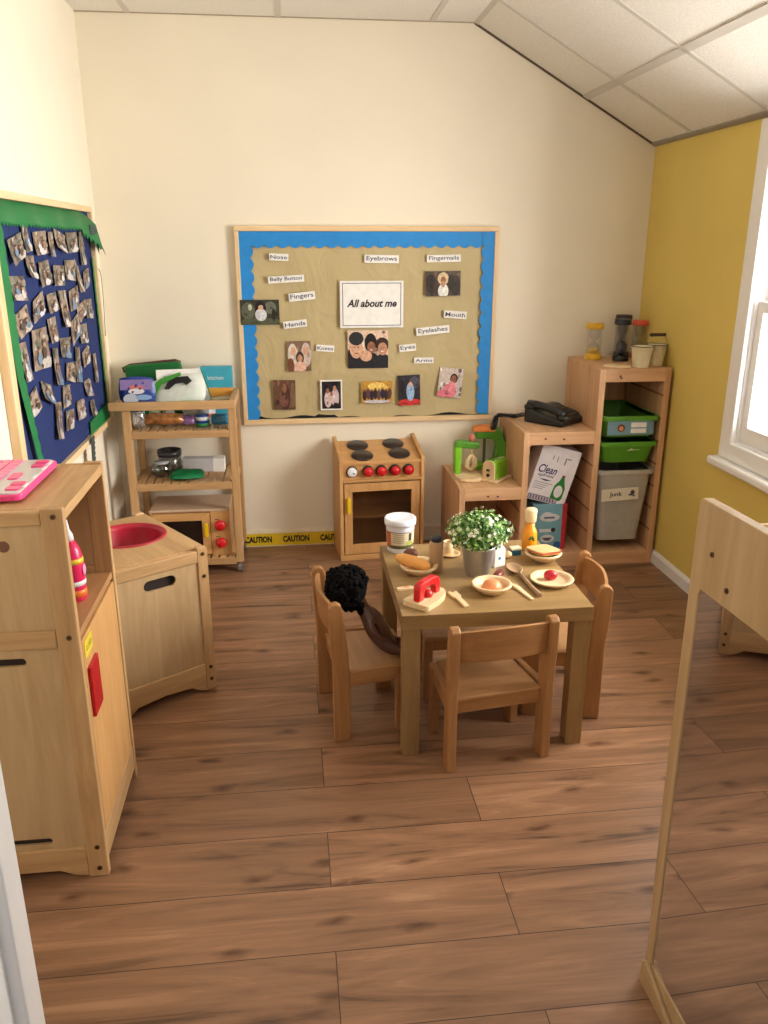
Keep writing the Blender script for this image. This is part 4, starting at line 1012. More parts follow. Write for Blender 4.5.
def pail(x, y, label, up):
    ss = .9 if up else .95
    t = thing('toy_bucket', label, 'bucket', (x, y, TOP), 0, None); t.scale = (ss, ss, 1.0)
    CE = mat('cream_enamel', (232, 222, 190), .3)
    MB().lathe([(0, 0), (.036, 0), (.037, .003), (.051, .088), (.053, .089), (.053, .092), (.049, .092), (.035, .005), (0, .005)], CE, n=36).build('body', t)
    MB().lathe([(.0495, .0905), (.0535, .0905), (.0535, .094), (.0495, .094), (.0495, .0905)], mat('dark_rim', (70, 62, 48), .4), n=36).build('rim', t)
    if up:
        MB().tube([(-.052, 0, .082), (-.050, 0, .11), (-.036, 0, .135), (.036, 0, .135), (.050, 0, .11), (.052, 0, .082)], .0016, CHROME).build('bail', t)
        MB().cyl((-.040, 0, .135), (.040, 0, .135), .0075, mat('grip_wood', (76, 48, 34), .5)).build('grip', t)
    else:
        MB().tube([(-.052, 0, .082), (-.04, .040, .075), (0, .056, .07), (.04, .040, .075), (.052, 0, .082)], .0014, CHROME).build('bail', t)
pail(1.548, 3.487, 'cream enamel bucket at the front right corner of the pine frame top', False)
pail(1.636, 3.536, 'cream enamel bucket with raised dark grip, right behind the other bucket', True)
t = tag(MB().lathe([(0, 0), (.058, 0), (.061, .004), (.058, .008), (0, .0085)], MAPL('x'), n=40).build('wooden_disc', None, (1.447, 3.506, TOP)), 'thin round wooden disc at the front edge of the pine frame top', 'disc')

# ---- telephone on the middle step
def phone():
    z = .645
    t = thing('telephone', 'black corded desk telephone on the middle step of the pine frame', 'telephone', (1.236, 3.668, z), R(40)); t.scale = (1.08, 1.05, 1.0)
    BK2 = mat('phone_black', (26, 28, 30), .28); GY = mat('phone_grey', (84, 86, 86), .4)
    b = MB(); b.prism([(-.10, 0), (.10, 0), (.10, .066), (.06, .066), (.02, .052), (-.10, .028)], -.105, .115, BK2, 'yz')
    b.build('body', t, bevel=.008)
    k = MB()
    T = Matrix.Translation((.045, -.01, .036)) @ Matrix.Rotation(R(0), 4, 'X')
    for i in range(3):
        for j in range(4):
            yy = -.065+j*.022; zz = .0285+(yy+.107)*.2
            k.box(.028+i*.022, .043+i*.022, yy, yy+.014, zz-.003, zz+.003, GY)
    k.box(-.03, .03, .035, .065, .056, .064, mat('lcd_grey', (120, 126, 116), .2), Matrix.Translation((.05, .0, -.004)))
    k.build('keypad', t)
    h = MB(); h.tube([(-.078, -.095, .048), (-.078, -.06, .066), (-.078, 0, .078), (-.078, .05, .082), (-.078, .09, .078)], [.024, .020, .018, .020, .024], BK2, 12)
    h.ell((-.078, -.088, .042), (.029, .032, .018), BK2).ell((-.078, .082, .070), (.029, .032, .018), BK2).build('handset', t)
    co = MB(); pts = []
    path = [(-.105, .10, .035), (-.10, .15, .018), (-.09, .175, .014), (-.11, .205, .016), (-.135, .222, .014), (-.150, .232, -.02), (-.152, .234, -.05), (-.142, .226, -.03), (-.138, .222, .010)]
    P = [Vector(p) for p in path]; N_ = 260
    for i in range(N_):
        u = i/(N_-1)*(len(P)-1); a = min(int(u), len(P)-2); f = u-a
        p0, p1, p2, p3 = P[max(a-1, 0)], P[a], P[a+1], P[min(a+2, len(P)-1)]
        p = .5*((2*p1)+(p2-p0)*f+(2*p0-5*p1+4*p2-p3)*f*f+(3*p1-p0-3*p2+p3)*f**3)
        tdir = (p2-p1).normalized(); n1 = tdir.orthogonal().normalized(); n2 = tdir.cross(n1); an = i*1.05
        pts.append(p+(n1*math.cos(an)+n2*math.sin(an))*.0085)
    co.tube(pts, .0026, BLACK, 6).build('coiled_cord', t)
phone()
# ---- play appliances on the low step
LOW = .394
def mixer():
    t = thing('toy_mixer', 'green play stand mixer with a wooden beater at the left of the low step', 'toy mixer', (.805, 3.655, LOW), R(0)); t.scale = (1.22, 1.22, 1.2)
    MB().prism(rrect(.005, -.03, .10, .13, .045), 0, .014, MAPL('x'), 'xy').build('base', t, bevel=.003)
    MB().prism([(-.045, .014), (-.02, .014), (-.018, .11), (-.012, .135), (-.035, .140), (-.047, .12)], -.02, .02, LIME).build('stand', t, bevel=.006)
    MB().prism([(-.045, .118), (.045, .112), (.052, .122), (.050, .136), (-.02, .146), (-.045, .140)], -.021, .021, DGRN).build('head', t, bevel=.008)
    MB().lathe([(0, .135), (.010, .135), (.011, .155), (.008, .163), (0, .165)], mat('pink_wood', (214, 120, 110), .4), Matrix.Translation((.022, 0, .003))).build('top_knob', t)
    m = MB(); m.cyl((.022, 0, .075), (.022, 0, .115), .006, MAPL('z')); m.tube([(.022, 0, .085), (.004, 0, .065), (.003, 0, .042), (.022, 0, .026), (.041, 0, .042), (.040, 0, .065), (.022, 0, .085)], .0075, MAPL('z'), 8)
    m.tube([(.022, 0, .085), (.012, 0, .06), (.012, 0, .04), (.022, 0, .026)], .005, MAPL('z'), 8).tube([(.022, 0, .085), (.032, 0, .06), (.032, 0, .04), (.022, 0, .026)], .005, MAPL('z'), 8)
    m.build('beater', t)
mixer()
def coffee():
    t = thing('toy_coffee_maker', 'green play coffee maker with an orange lid at the back of the low step', 'toy coffee maker', (.948, 3.785, LOW), R(-6)); t.scale = (1.15, 1.0, 1.2)
    MB().prism([(-.055, 0), (.075, 0), (.075, .02), (-.055, .02)], -.04, .05, LIME).build('base', t, bevel=.004)
    MB().prism([(.018, .02), (.075, .02), (.070, .10), (.045, .165), (.005, .168), (.005, .13), (.03, .10)], -.035, .045, DGRN).build('tower', t, bevel=.006)
    MB().box(-.06, .015, -.035, .04, .128, .156, DGRN).build('filter_head', t, bevel=.005)
    MB().prism([(-.072, .156), (.02, .158), (.02, .172), (-.03, .176), (-.072, .166)], -.04, .045, mat('orange_wood', (226, 130, 60), .4)).build('lid', t, bevel=.003)
    MB().cyl((-.02, 0, .02), (-.02, 0, .128), .006, mat('grey_rod', (90, 90, 84), .4)).build('spout_rod', t)
coffee()
def toaster():
    t = thing('toy_toaster', 'bright green play toaster on a wooden board at the front of the low step', 'toy toaster', (.930, 3.590, LOW), R(46))
    MB().box(-.07, .085, -.05, .05, 0, .009, MAPL('x')).build('base', t, bevel=.002)
    sh = [(-.05, .009), (.05, .009), (.05, .06), (.044, .085), (.028, .098), (-.028, .098), (-.044, .085), (-.05, .06)]
    MB().prism([(y*.66, z) for y, z in sh], -.045, .065, LIME, 'yz').build('body', t, bevel=.004)
    MB().prism([(y*.64, z*.98) for y, z in sh], -.056, -.045, MAPL('z'), 'yz').build('front_plate', t, bevel=.002)
    MB().box(-.035, .055, -.014, -.007, .0975, .0995, DARK).box(-.035, .055, .007, .014, .0975, .0995, DARK).build('slots', t)
    MB().box(-.030, .05, -.018, -.014, .097, .100, PAPER).build('slot_edge', t)
    MB().box(-.064, -.056, -.007, .007, .050, .058, INK).cyl((-.060, 0, .03), (-.056, 0, .03), .008, INK).build('lever', t)
toaster()

# ------------------------------------------------------------ table
TX0, TX1, TY0, TY1, TZ = .284, .838, 2.040, 2.605, .456
def table():
    t = thing('play_table', 'square low wooden play table with thick top set with toy food', 'table', (0, 0, 0))
    MB().box(TX0, TX1, TY0, TY1, TZ-.044, TZ, OAK('x')).build('tabletop', t, bevel=.0015)
    for x in (TX0+.004, TX1-.054):
        for y in (TY0+.004, TY1-.054):
            MB().box(x, x+.05, y, y+.05, 0, TZ-.044, OAK('z')).build('leg', t, bevel=.0012)
table()
# ------------------------------------------------------------ chairs
def chair(label):
    t = thing('childs_chair', label, 'chair', group='beech chairs around the play table')
    W = .318
    def side(x):
        x0, x1 = x-.0135, x+.0135
        pf = [(-.006, 0), (.045, 0), (.045, .18), (.040, .30), (.026, .43), (.020, .450), (.008, .458), (-.006, .455), (-.016, .445), (-.014, .36), (-.006, .25)]
        MB().prism(pf, x0, x1, BEECH('z'), 'yz').build('rear_leg', t, bevel=.004)
        MB().prism([(.190, 0), (.238, 0), (.240, .225), (.190, .228)], x0, x1, BEECH('z'), 'yz').build('front_leg', t, bevel=.004)
        MB().box(x0+.002, x1-.002, .044, .191, .180, .232, BEECH('y')).build('side_rail', t, bevel=.004)
    side(-W/2+.0135); side(W/2-.0135)
    i = W/2-.027
    # seat: slightly dished ply
    m = MB(); n = 10; A, B = [], []
    MB().prism([(-i, .018), (i, .018), (i, .236), (i-.01, .246), (-i+.01, .246), (-i, .236)], .214, .226, BPLY('x'), 'xy').build('seat', t, bevel=.003)
    MB().box(-i, i, .022, .038, .174, .214, BEECH('x')).build('rear_rail', t, bevel=.002)
    MB().box(-i, i, .214, .230, .176, .214, BEECH('x')).build('front_rail', t, bevel=.002)
    m = MB(); n = 16; rows = []
    for k in range(n+1):
        u = k/n*2-1; x = u*i; bow = -.022*(1-u*u)
        zt = .440+.010*(1-u*u); zb = .345+.004*(1-u*u)
        rows.append([m.bm.verts.new((x, y_+bow, z)) for y_, z in ((.016, zb), (.004, zb), (-.004, zt), (.007, zt))])
    i0 = m.mi(BEECH('x'))
    for A, B in zip(rows, rows[1:]):
        for k in range(4):
            f = m.bm.faces.new((A[k], A[(k+1) % 4], B[(k+1) % 4], B[k])); f.material_index = i0
    for q in (rows[0], rows[-1]): m.bm.faces.new(q).material_index = i0
    m.build('backrest', t, bevel=.002)
    for o in t.children:
        for v in o.data.vertices: v.co.x *= 1-.13*max(0, min(1, v.co.y/.24))
    return t
c0 = chair('small beech chair on the camera side of the table, its back towards us')
c0.location = (.560, 1.972, 0); c0.rotation_euler = (0, 0, R(8.2))
c1 = clone(c0); c1.location = (.080, 2.290, 0); c1.rotation_euler = (0, 0, R(-82.5)); c1['label'] = 'small beech chair at the left of the table with the doll on it'
c2 = clone(c0); c2.location = (.951, 2.325, 0); c2.rotation_euler = (0, 0, R(82.7)); c2['label'] = 'small beech chair at the right of the table beside the yellow wall'

t = thing('low_stool', 'low wooden stool pushed under the far side of the play table', 'stool', (.555, 2.46, 0))
MB().prism(rrect(0, 0, .31, .24, .012), .216, .230, BPLY('x'), 'xy').build('seat', t, bevel=.003)
for x in (-.14, .14):
    for y in (-.10, .10): MB().box(x-.0135, x+.0135, y-.02, y+.02, 0, .216, BEECH('z')).build('leg', t, bevel=.003)
for y in (-.105, .105): MB().box(-.126, .126, y-.008, y+.008, .178, .216, BEECH('x')).build('rail', t, bevel=.002)

# ------------------------------------------------------------ doll on the left chair
def skin_body(name, verts, edges, radii, m, parent, root=0, sub=2):
    me = bpy.data.meshes.new(name); me.from_pydata(verts, edges, [])
    o = bpy.data.objects.new(name, me); C.objects.link(o)
    o.modifiers.new('skin', 'SKIN')
    if not me.skin_vertices: bpy.context.view_layer.objects.active = o
    lay = me.skin_vertices[0].data if me.skin_vertices else None
    for i, r in enumerate(radii):
        lay[i].radius = (r, r); lay[i].use_root = (i == root)
    s = o.modifiers.new('sub', 'SUBSURF'); s.levels = sub; s.render_levels = sub
    dg = bpy.context.evaluated_depsgraph_get(); dg.update()
    m2 = bpy.data.meshes.new_from_object(o.evaluated_get(dg)); bpy.data.objects.remove(o)
    m2.materials.clear(); m2.materials.append(m)
    for p in m2.polygons: p.use_smooth = True; p.material_index = 0
    q = bpy.data.objects.new(name, m2); C.objects.link(q); q.parent = parent
    return q
def doll():
    t = thing('baby_doll', 'dark-skinned doll with a black afro leaning on the left chair', 'doll', (0, 0, 0))
    SKN = mat('doll_skin', (86, 54, 42), .35)
    hd = Vector((.160, 2.276, .436)); nk = Vector((.194, 2.266, .380)); ch = Vector((.213, 2.260, .350)); be = Vector((.238, 2.250, .308)); pv = Vector((.260, 2.242, .270))
    s = Vector((.05, .32, 0)).normalized()     # across the shoulders
    f = Vector((.32, -.05, 0)).normalized()
    V = [pv, be, ch, nk, hd+Vector((-.005, 0, .01))]
    E = [(0, 1), (1, 2), (2, 3), (3, 4)]; Rr = [.040, .037, .040, .020, .040]
    def add(p, r, to): V.append(Vector(p)); Rr.append(r*1.22); E.append((to, len(V)-1)); return len(V)-1
    for sg in (1, -1):
        a = add(ch+s*.034*sg+Vector((0, 0, .008)), .013, 2); a = add(ch+s*.048*sg+f*.012+Vector((0, 0, -.018)), .011, a)
        a = add(ch+s*.050*sg+f*.036+Vector((0, 0, -.040)), .009, a); a = add(ch+s*.048*sg+f*.052+Vector((0, 0, -.05)), .007, a)
        l = add(pv+s*.018*sg+f*.016+Vector((0, 0, -.006)), .019, 0); l = add(pv+s*.022*sg+f*.048+Vector((0, 0, -.008)), .016, l)
        l = add(pv+s*.024*sg+f*.078+Vector((0, 0, -.016)), .013, l); l = add(pv+s*.025*sg+f*.090+Vector((0, 0, -.010)), .010, l)
    skin_body('body', [tuple(v) for v in V], E, Rr, SKN, t)
    # face, turned towards the table
    m = MB(); hc = hd+Vector((0, 0, .012)); fd = (f+Vector((0, 0, .1))).normalized()
    for sg in (1, -1):
        m.ell(hc+fd*.040+s*.014*sg+Vector((0, 0, .004)), (.005, .005, .004), WHITE); m.ell(hc+fd*.044+s*.014*sg+Vector((0, 0, .004)), (.0025, .0025, .0025), BLACK)
        m.ell(hc+s*.042*sg, (.006, .004, .009), SKN)
    m.ell(hc+fd*.045+Vector((0, 0, -.006)), (.006, .005, .004), SKN); m.ell(hc+fd*.041+Vector((0, 0, -.017)), (.003, .010, .003), mat('doll_lips', (130, 60, 56), .4)); m.build('face', t)
    # curly hair: many small coils over the skull, low at the back
    HR = mat('doll_hair', (14, 12, 13), .9, spec=.12)
    h = MB(); rr = random.Random(5); c = hd+Vector((-.010, 0, .010))
    h.ell(c, (.058, .062, .058), HR)
    for k in range(760):
        d = Vector((rr.gauss(0, 1), rr.gauss(0, 1), rr.gauss(0, 1))).normalized()
        if d.dot(fd) > .55 and d.z < .35: continue
        if d.z < -.86: continue
        rad = .058+rr.random()*.010+.007*math.sin(5*d.x+2)*math.cos(4*d.y+3*d.z)
        p = c+Vector((d.x*rad, d.y*rad*1.04, d.z*rad))
        s_ = .004+rr.random()*.006
        h.ell(p, (s_, s_*rr.uniform(.7, 1.2), s_*rr.uniform(.7, 1.2)), HR, Euler((rr.random()*3, rr.random()*3, 0)).to_matrix().to_4x4(), 7, 5)
    for k in range(60):   # longer curls falling over the neck
        a = rr.random()*1.0; p = c+Vector((.01+.03*a, rr.uniform(-.035, .035), -.045-.028*a*rr.random()))
        h.ell(p, (.009, .009, .011), HR, None, 7, 5)
    h.build('hair', t)
doll()

# ------------------------------------------------------------ things on the table
def plate(r, h, flat=.6, m=None, n=40):
    m = m or MAPL('x')
    return MB().lathe([(0, 0), (r*flat, 0), (r*.96, h*.72), (r, h*.88), (r*.985, h), (r*.95, h*1.02), (r*.80, h*.92), (r*.74, h*.55), (r*.66, h*.36), (0, h*.36)], m, n=n)
Z = TZ
t = tag(plate(.060, .028).build('wooden_bowl', None, (.380, 2.350, Z)), 'round wooden bowl holding toy bread at the left of the table', 'bowl', 'wooden bowls and plates on the table')
t = thing('toy_bread_roll', 'long golden toy baguette in the left wooden bowl', 'toy food', (.360, 2.352, Z+.036), rot=(0, R(6), R(-34)))
MB().lathe([(0, -.060), (.011, -.057), (.018, -.035), (.020, 0), (.018, .035), (.011, .057), (0, .060)], mat('golden_crust', (246, 178, 96), .45), Matrix.Rotation(R(90), 4, 'Y'), 20).build('crust', t)
t = tag(MB().ell((0, 0, .018), (.024, .021, .018), mat('brown_glaze', (112, 64, 46), .4)).build('toy_potato', None, (.362, 2.412, Z+.022)), 'round brown toy potato behind the toy baguette', 'toy food')
t = tag(plate(.035, .012).build('wooden_saucer', None, (.400, 2.425, Z)), 'small wooden saucer tucked behind the left bowl', 'saucer')
# toy iron
def iron():
    t = thing('toy_iron', 'wooden toy iron with a red handle at the near left of the table', 'toy iron', (.370, 2.130, Z), R(-44))
    out = [(-.040, -.064), (.040, -.064), (.044, -.056), (.043, 0), (.036, .035), (.022, .062), (.008, .076), (-.008, .076), (-.022, .062), (-.036, .035), (-.043, 0), (-.044, -.056)]
    MB().prism(out, 0, .018, MAPL('y'), 'xy').build('soleplate', t, bevel=.002)
    RD = mat('red_paint_iron', (204, 30, 36), .3)
    MB().prism([(-.056, .018), (-.032, .018), (-.028, .042), (-.016, .052), (.016, .052), (.026, .042), (.030, .018), (.052, .018), (.050, .054), (.040, .070), (.024, .075), (-.034, .075), (-.050, .068), (-.056, .054)], -.011, .011, RD, 'yz').build('handle', t, bevel=.004)
    MB().lathe([(0, .018), (.015, .018), (.017, .026), (.010, .036), (0, .038)], RD, Matrix.Translation((0, 0, 0))).build('dial', t)
iron()
t = thing('toy_brush', 'small wooden toy handle end lying at the left edge of the table', 'toy utensil', (.318, 2.222, Z), R(12))
MB().prism(rrect(0, 0, .052, .018, .009), 0, .008, MAPL('x'), 'xy').build('handle', t, bevel=.003)
MB().prism(circ(.004, 0, .010, 14, .004), .008, .0088, mat('orange_print', (226, 130, 90), .5), 'xy').build('orange_mark', t)
# cutlery
t = tag(MB().prism([(-.008, -.062), (.008, -.062), (.008, 0), (.014, .010), (.014, .045), (.006, .048), (.004, .038), (-.004, .038), (-.006, .048), (-.014, .045), (-.014, .010), (-.008, 0)], 0, .007, MAPL('y'), 'xy').build('toy_fork', None, (.462, 2.135, Z), (0, 0, R(12)), bevel=.002), 'pale wooden toy fork between the iron and the egg bowl', 'fork')
t = tag(MB().prism([(-.005, -.06), (.006, -.06), (.008, 0), (.012, .03), (.008, .055), (-.002, .064), (-.008, .05), (-.006, 0)], 0, .006, MAPL('y'), 'xy').build('toy_knife', None, (.660, 2.160, Z), (0, 0, R(14)), bevel=.002), 'pale wooden toy knife beside the egg bowl', 'knife')
t = thing('wooden_spoon', 'long grey-brown wooden spoon lying beside the strawberry plate', 'spoon', (.690, 2.245, Z), R(2))
SPW = wood('spoon_wood', (146, 112, 80), (176, 142, 106), 'y')
MB().tube([(.008, -.125, .006), (.003, -.05, .007), (-.002, .04, .008)], [.0075, .006, .007], SPW).build('handle', t)
MB().lathe([(0, .002), (.012, .003), (.020, .007), (.023, .013), (.021, .013), (.016, .008), (0, .006)], SPW, Matrix.Translation((-.006, .082, 0)) @ Matrix.Diagonal((1.05, 1.9, 1, 1))).build('spoon_head', t)
# egg bowl
t = tag(plate(.060, .028).build('wooden_bowl', None, (.572, 2.180, Z)), 'round wooden bowl holding a toy egg at the front of the table', 'bowl', 'wooden bowls and plates on the table')
t = tag(MB().lathe([(0, 0), (.030, 0), (.031, .005), (.024, .019), (.011, .026), (0, .027)], mat('peach_egg', (232, 150, 100), .35)).build('toy_egg', None, (.572, 2.178, Z+.0105)), 'orange toy egg half in the front wooden bowl', 'toy food')
# strawberry plate
t = tag(plate(.067, .016, .75).build('wooden_plate', None, (.771, 2.226, Z)), 'flat wooden plate with a red toy strawberry near the right corner', 'plate', 'wooden bowls and plates on the table')
t = tag(MB().ell((0, 0, .015), (.021, .017, .016), mat('berry_red', (196, 36, 52), .3)).build('toy_strawberry', None, (.770, 2.236, Z+.005), (0, 0, R(-10))), 'red toy strawberry on the flat wooden plate', 'toy food')
# toast plate
t = tag(plate(.060, .030, .5).build('wooden_bowl', None, (.800, 2.410, Z)), 'round wooden bowl holding toy sliced bread near the yellow bottle', 'bowl', 'wooden bowls and plates on the table')
t = thing('toy_sandwich', 'toy sandwich of tan bread and ham lying over the far right bowl', 'toy food', (.798, 2.410, Z+.029), rot=(R(-4), R(3), R(20)))
sq = rrect(0, 0, .088, .082, .016)
MB().prism(sq, .006, .012, mat('tan_bread', (228, 178, 124), .6), 'xy').build('top_slice', t, bevel=.002)
MB().prism([(x*1.02+.004, y-.004) for x, y in sq], .003, .006, mat('ham_red', (190, 80, 60), .5), 'xy').build('ham_slice', t)
MB().prism([(x+.006, y-.002) for x, y in sq], -.001, .003, mat('cheese_yellow', (236, 186, 80), .5), 'xy').build('cheese_slice', t)
# choc bar / dark toy
t = thing('toy_sausage', 'dark brown toy sausage piece with white end by the metal pot', 'toy food', (.616, 2.272, Z+.014), R(60))
MB().lathe([(0, -.030), (.010, -.028), (.0135, -.018), (.0135, .020), (.010, .028), (0, .030)], mat('dark_choc', (116, 50, 38), .3), Matrix.Rotation(R(90), 4, 'Y')).build('skin', t)
MB().lathe([(0, .0285), (.007, .0285), (.007, .032), (0, .032)], PAPER, Matrix.Rotation(R(90), 4, 'Y')).build('white_end', t)
# tall wooden shaker
t = thing('pepper_grinder', 'tall wooden cylinder with a dark blue cap beside the plant pot', 'grinder', (.437, 2.368, Z))
SH = wood('shaker_wood', (170, 134, 94), (196, 162, 120), 'z')
MB().lathe([(0, 0), (.021, 0), (.022, .003), (.022, .092), (.020, .096), (0, .096)], SH).build('body', t)
MB().lathe([(0, .096), (.016, .096), (.0175, .099), (.0175, .108), (.015, .112), (0, .113)], mat('navy_cap', (40, 46, 64), .4)).build('cap', t)
# small cup on saucer
t = tag(plate(.034, .009).build('wooden_saucer', None, (.506, 2.485, Z)), 'small wooden saucer under the toy cup by the plant', 'saucer')
t = thing('toy_cup', 'small pale wooden toy cup on a saucer behind the shaker', 'cup', (.500, 2.487, Z+.004))
MB().lathe([(0, 0), (.013, 0), (.016, .004), (.018, .045), (.0165, .046), (.014, .04), (.013, .03), (0, .03)], MAPL('z')).build('body', t)
MB().lathe([(0, .031), (.0135, .031), (.0140, .036), (0, .038)], mat('tea_brown', (150, 90, 50), .4)).build('tea', t)
# bucket of salt dough with label
def tub():
    t = thing('plastic_tub', 'white plastic tub with a printed food label at the far left table corner', 'tub', (.347, 2.556, Z))
    WT = mat('tub_white', (232, 234, 244), .3)
    MB().lathe([(0, 0), (.042, 0), (.0435, .004), (.048, .096), (.048, .100)], WT, n=40).build('body', t)
    MB().lathe([(.047, .094), (.0525, .095), (.0535, .102), (.053, .114), (.050, .118), (.046, .1165), (0, .1160)], WT, n=40).build('lid', t)
    def band(z0, z1, a0, a1, m, e):
        r = lambda z: .0435+.0045*(z-.004)/.092+e
        return MB().lathe([(r(z0), z0), (r(z1), z1)], m, None, 20, True, a0, a1)
    m = MB()
    def seg(z0, z1, a0, a1, mt, e):
        r = lambda z: .0435+.0045*(z-.004)/.092+e
        m.lathe([(r(z0), z0), (r(z1), z1)], mt, None, 12, True, R(a0), R(a1))
    LC = mat('label_cream', (226, 212, 178), .5)
    seg(.018, .075, 190, 350, LC, .0006)
    seg(.018, .075, 192, 222, mat('label_orange', (196, 96, 58), .5), .0009)
    seg(.018, .030, 195, 345, mat('label_olive', (92, 92, 56), .5, noise=.7, nscale=200), .0011)
    seg(.045, .072, 300, 316, mat('label_darkgreen', (36, 46, 40), .5), .0011)
    seg(.030, .044, 288, 330, mat('label_leaf', (170, 176, 90), .5, noise=.4, nscale=150), .001)
    for k in range(5): seg(.040+k*.007, .0415+k*.007, 232, 280, mat('label_text', (120, 110, 100), .6), .0011)
    seg(.0745, .0765, 190, 350, INK, .0011)
    m.build('printed_label', t)
tub()
# plant in galvanised pot
def plant():
    t = thing('potted_plant', 'bushy green plant with white flowers in a grey metal pot on the table', 'plant', (.561, 2.322, Z))
    GM = mat('galvanised', (212, 216, 224), .33, .8, noise=.1, nscale=25)
    MB().lathe([(0, 0), (.037, 0), (.038, .003), (.037, .008), (.040, .010), (.053, .092), (.056, .094), (.055, .097), (.052, .096), (.038, .012), (0, .012)], GM, n=44).build('pot', t)
    MB().lathe([(0, .080), (.050, .084)], mat('soil', (50, 36, 26), .9)).build('soil', t)
    rr = random.Random(9)
    LF = [mat('leaf_a', (84, 136, 54), .5), mat('leaf_b', (124, 172, 80), .5), mat('leaf_c', (58, 102, 46), .5), mat('leaf_d', (190, 214, 140), .5)]
    lf = MB(); fl = MB(); st = MB(); W = mat('petal_white', (236, 240, 214), .5)
    cen = Vector((0, 0, .135))
    for k in range(60):
        a = rr.random()*2*PI; e = rr.uniform(.1, 1.2)
        d = Vector((math.cos(a)*math.cos(e), math.sin(a)*math.cos(e), math.sin(e)))
        st.tube([(d.x*.01, d.y*.01, .084), (d.x*.05, d.y*.05, .084+.05+.02*d.z), (d.x*.085, d.y*.085, .125+.075*d.z)], .0012, LF[2], 5)
    for k in range(2600):
        d = Vector((rr.gauss(0, 1), rr.gauss(0, 1), rr.gauss(0, 1))).normalized()
        if d.z < -.45: continue
        rad = rr.uniform(.55, 1)**.6
        lump = 1+.10*math.sin(5*d.x+3)*math.cos(6*d.y+2*d.z)
        p = cen+Vector((d.x*.094, d.y*.094, d.z*.068))*rad*lump
        if p.z < .088: p.z = .088+rr.random()*.015
        n_ = (d+Vector((rr.gauss(0, .5), rr.gauss(0, .5), rr.gauss(0, .5)+.3))).normalized()
        u = n_.orthogonal().normalized(); u.rotate(Matrix.Rotation(rr.random()*6.28, 3, n_)); v = n_.cross(u)
        L_, w_ = rr.uniform(.008, .013), rr.uniform(.0036, .0058)
        lf.face([p-u*L_*.5, p+v*w_+n_*.001, p+u*L_*.6, p-v*w_+n_*.001], LF[rr.choice((0, 0, 1, 1, 2, 3))])
    for k in range(85):
        d = Vector((rr.gauss(0, 1), rr.gauss(0, 1), abs(rr.gauss(0, .8))-.15)).normalized()
        p = cen+Vector((d.x*.098, d.y*.098, d.z*.073))*(1+.10*math.sin(5*d.x+3)*math.cos(6*d.y+2*d.z))
        n_ = (d+Vector((rr.gauss(0, .3), rr.gauss(0, .3), rr.gauss(0, .3)))).normalized(); u = n_.orthogonal().normalized(); v = n_.cross(u)
        for q in range(5):
            a = q*2*PI/5; dd = u*math.cos(a)+v*math.sin(a); ee = n_.cross(dd); s_ = rr.uniform(.005, .0075)
            fl.face([p, p+dd*s_*.6+ee*s_*.4+n_*.0008, p+dd*s_*1.15+n_*.0014, p+dd*s_*.6-ee*s_*.4+n_*.0008], W)
    st.build('stems', t); lf.build('foliage', t, norm=False); fo = fl.build('flowers', t, norm=False); fo['label'] = 'small white flowers'; fo['kind'] = 'stuff'
plant()
# milk carton
t = thing('toy_milk_carton', 'small white toy milk carton with a blue mark behind the metal pot', 'toy carton', (.636, 2.385, Z), R(24))
MB().box(-.021, .021, -.021, .021, 0, .058, PAPER).prism([(-.021, .058), (.021, .058), (.004, .078), (-.004, .078)], -.021, .021, PAPER).box(-.003, .003, -.021, .021, .076, .088, PAPER).build('carton', t, bevel=.001)
MB().prism(circ(-.002, .03, .005), -.0218, -.021, mat('blue_dot', (40, 120, 180), .5)).build('blue_mark', t)
# orange bottle
t = thing('toy_juice_bottle', 'orange toy bottle with a pale wooden stopper at the far edge of the table', 'bottle', (.782, 2.510, Z))
ORG = mat('orange_bottle', (238, 152, 26), .3)
MB().lathe([(0, 0), (.024, 0), (.025, .003), (.025, .060), (.020, .074), (.0145, .082), (.0145, .098), (0, .098)], ORG).build('body', t)
MB().lathe([(0, .098), (.016, .098), (.019, .103), (.021, .140), (.018, .145), (0, .146)], MAPL('z')).build('stopper', t)
m = MB()
for a in (-10, 30, 75, 120, 165):
    m.ell((.007*math.cos(R(a)), -.0248, .043+.008*math.sin(R(a))), (.006, .0012, .003), mat('print_green', (50, 90, 30), .5), Matrix.Rotation(R(-a), 4, 'Y'), 10, 6)
m.build('printed_leaves', t)
t = box_thing('toy_card_box', 'small blue-green patterned toy box beside the orange bottle', 'toy box', (.722, 2.468, Z), (.034, .026, .026), R(8), mat('petrol_card', (40, 92, 110), .5))
MB().box(-.0172, .0172, -.0138, .0132, .020, .0265, mat('cream_card', (220, 210, 180), .5)).build('cream_edge', t)
t = tag(MB().ell((0, 0, .012), (.014, .018, .012), mat('pale_bread', (214, 176, 128), .5)).build('toy_bun', None, (.690, 2.440, Z)), 'small pale brown toy bun between the milk carton and the blue box', 'toy food')

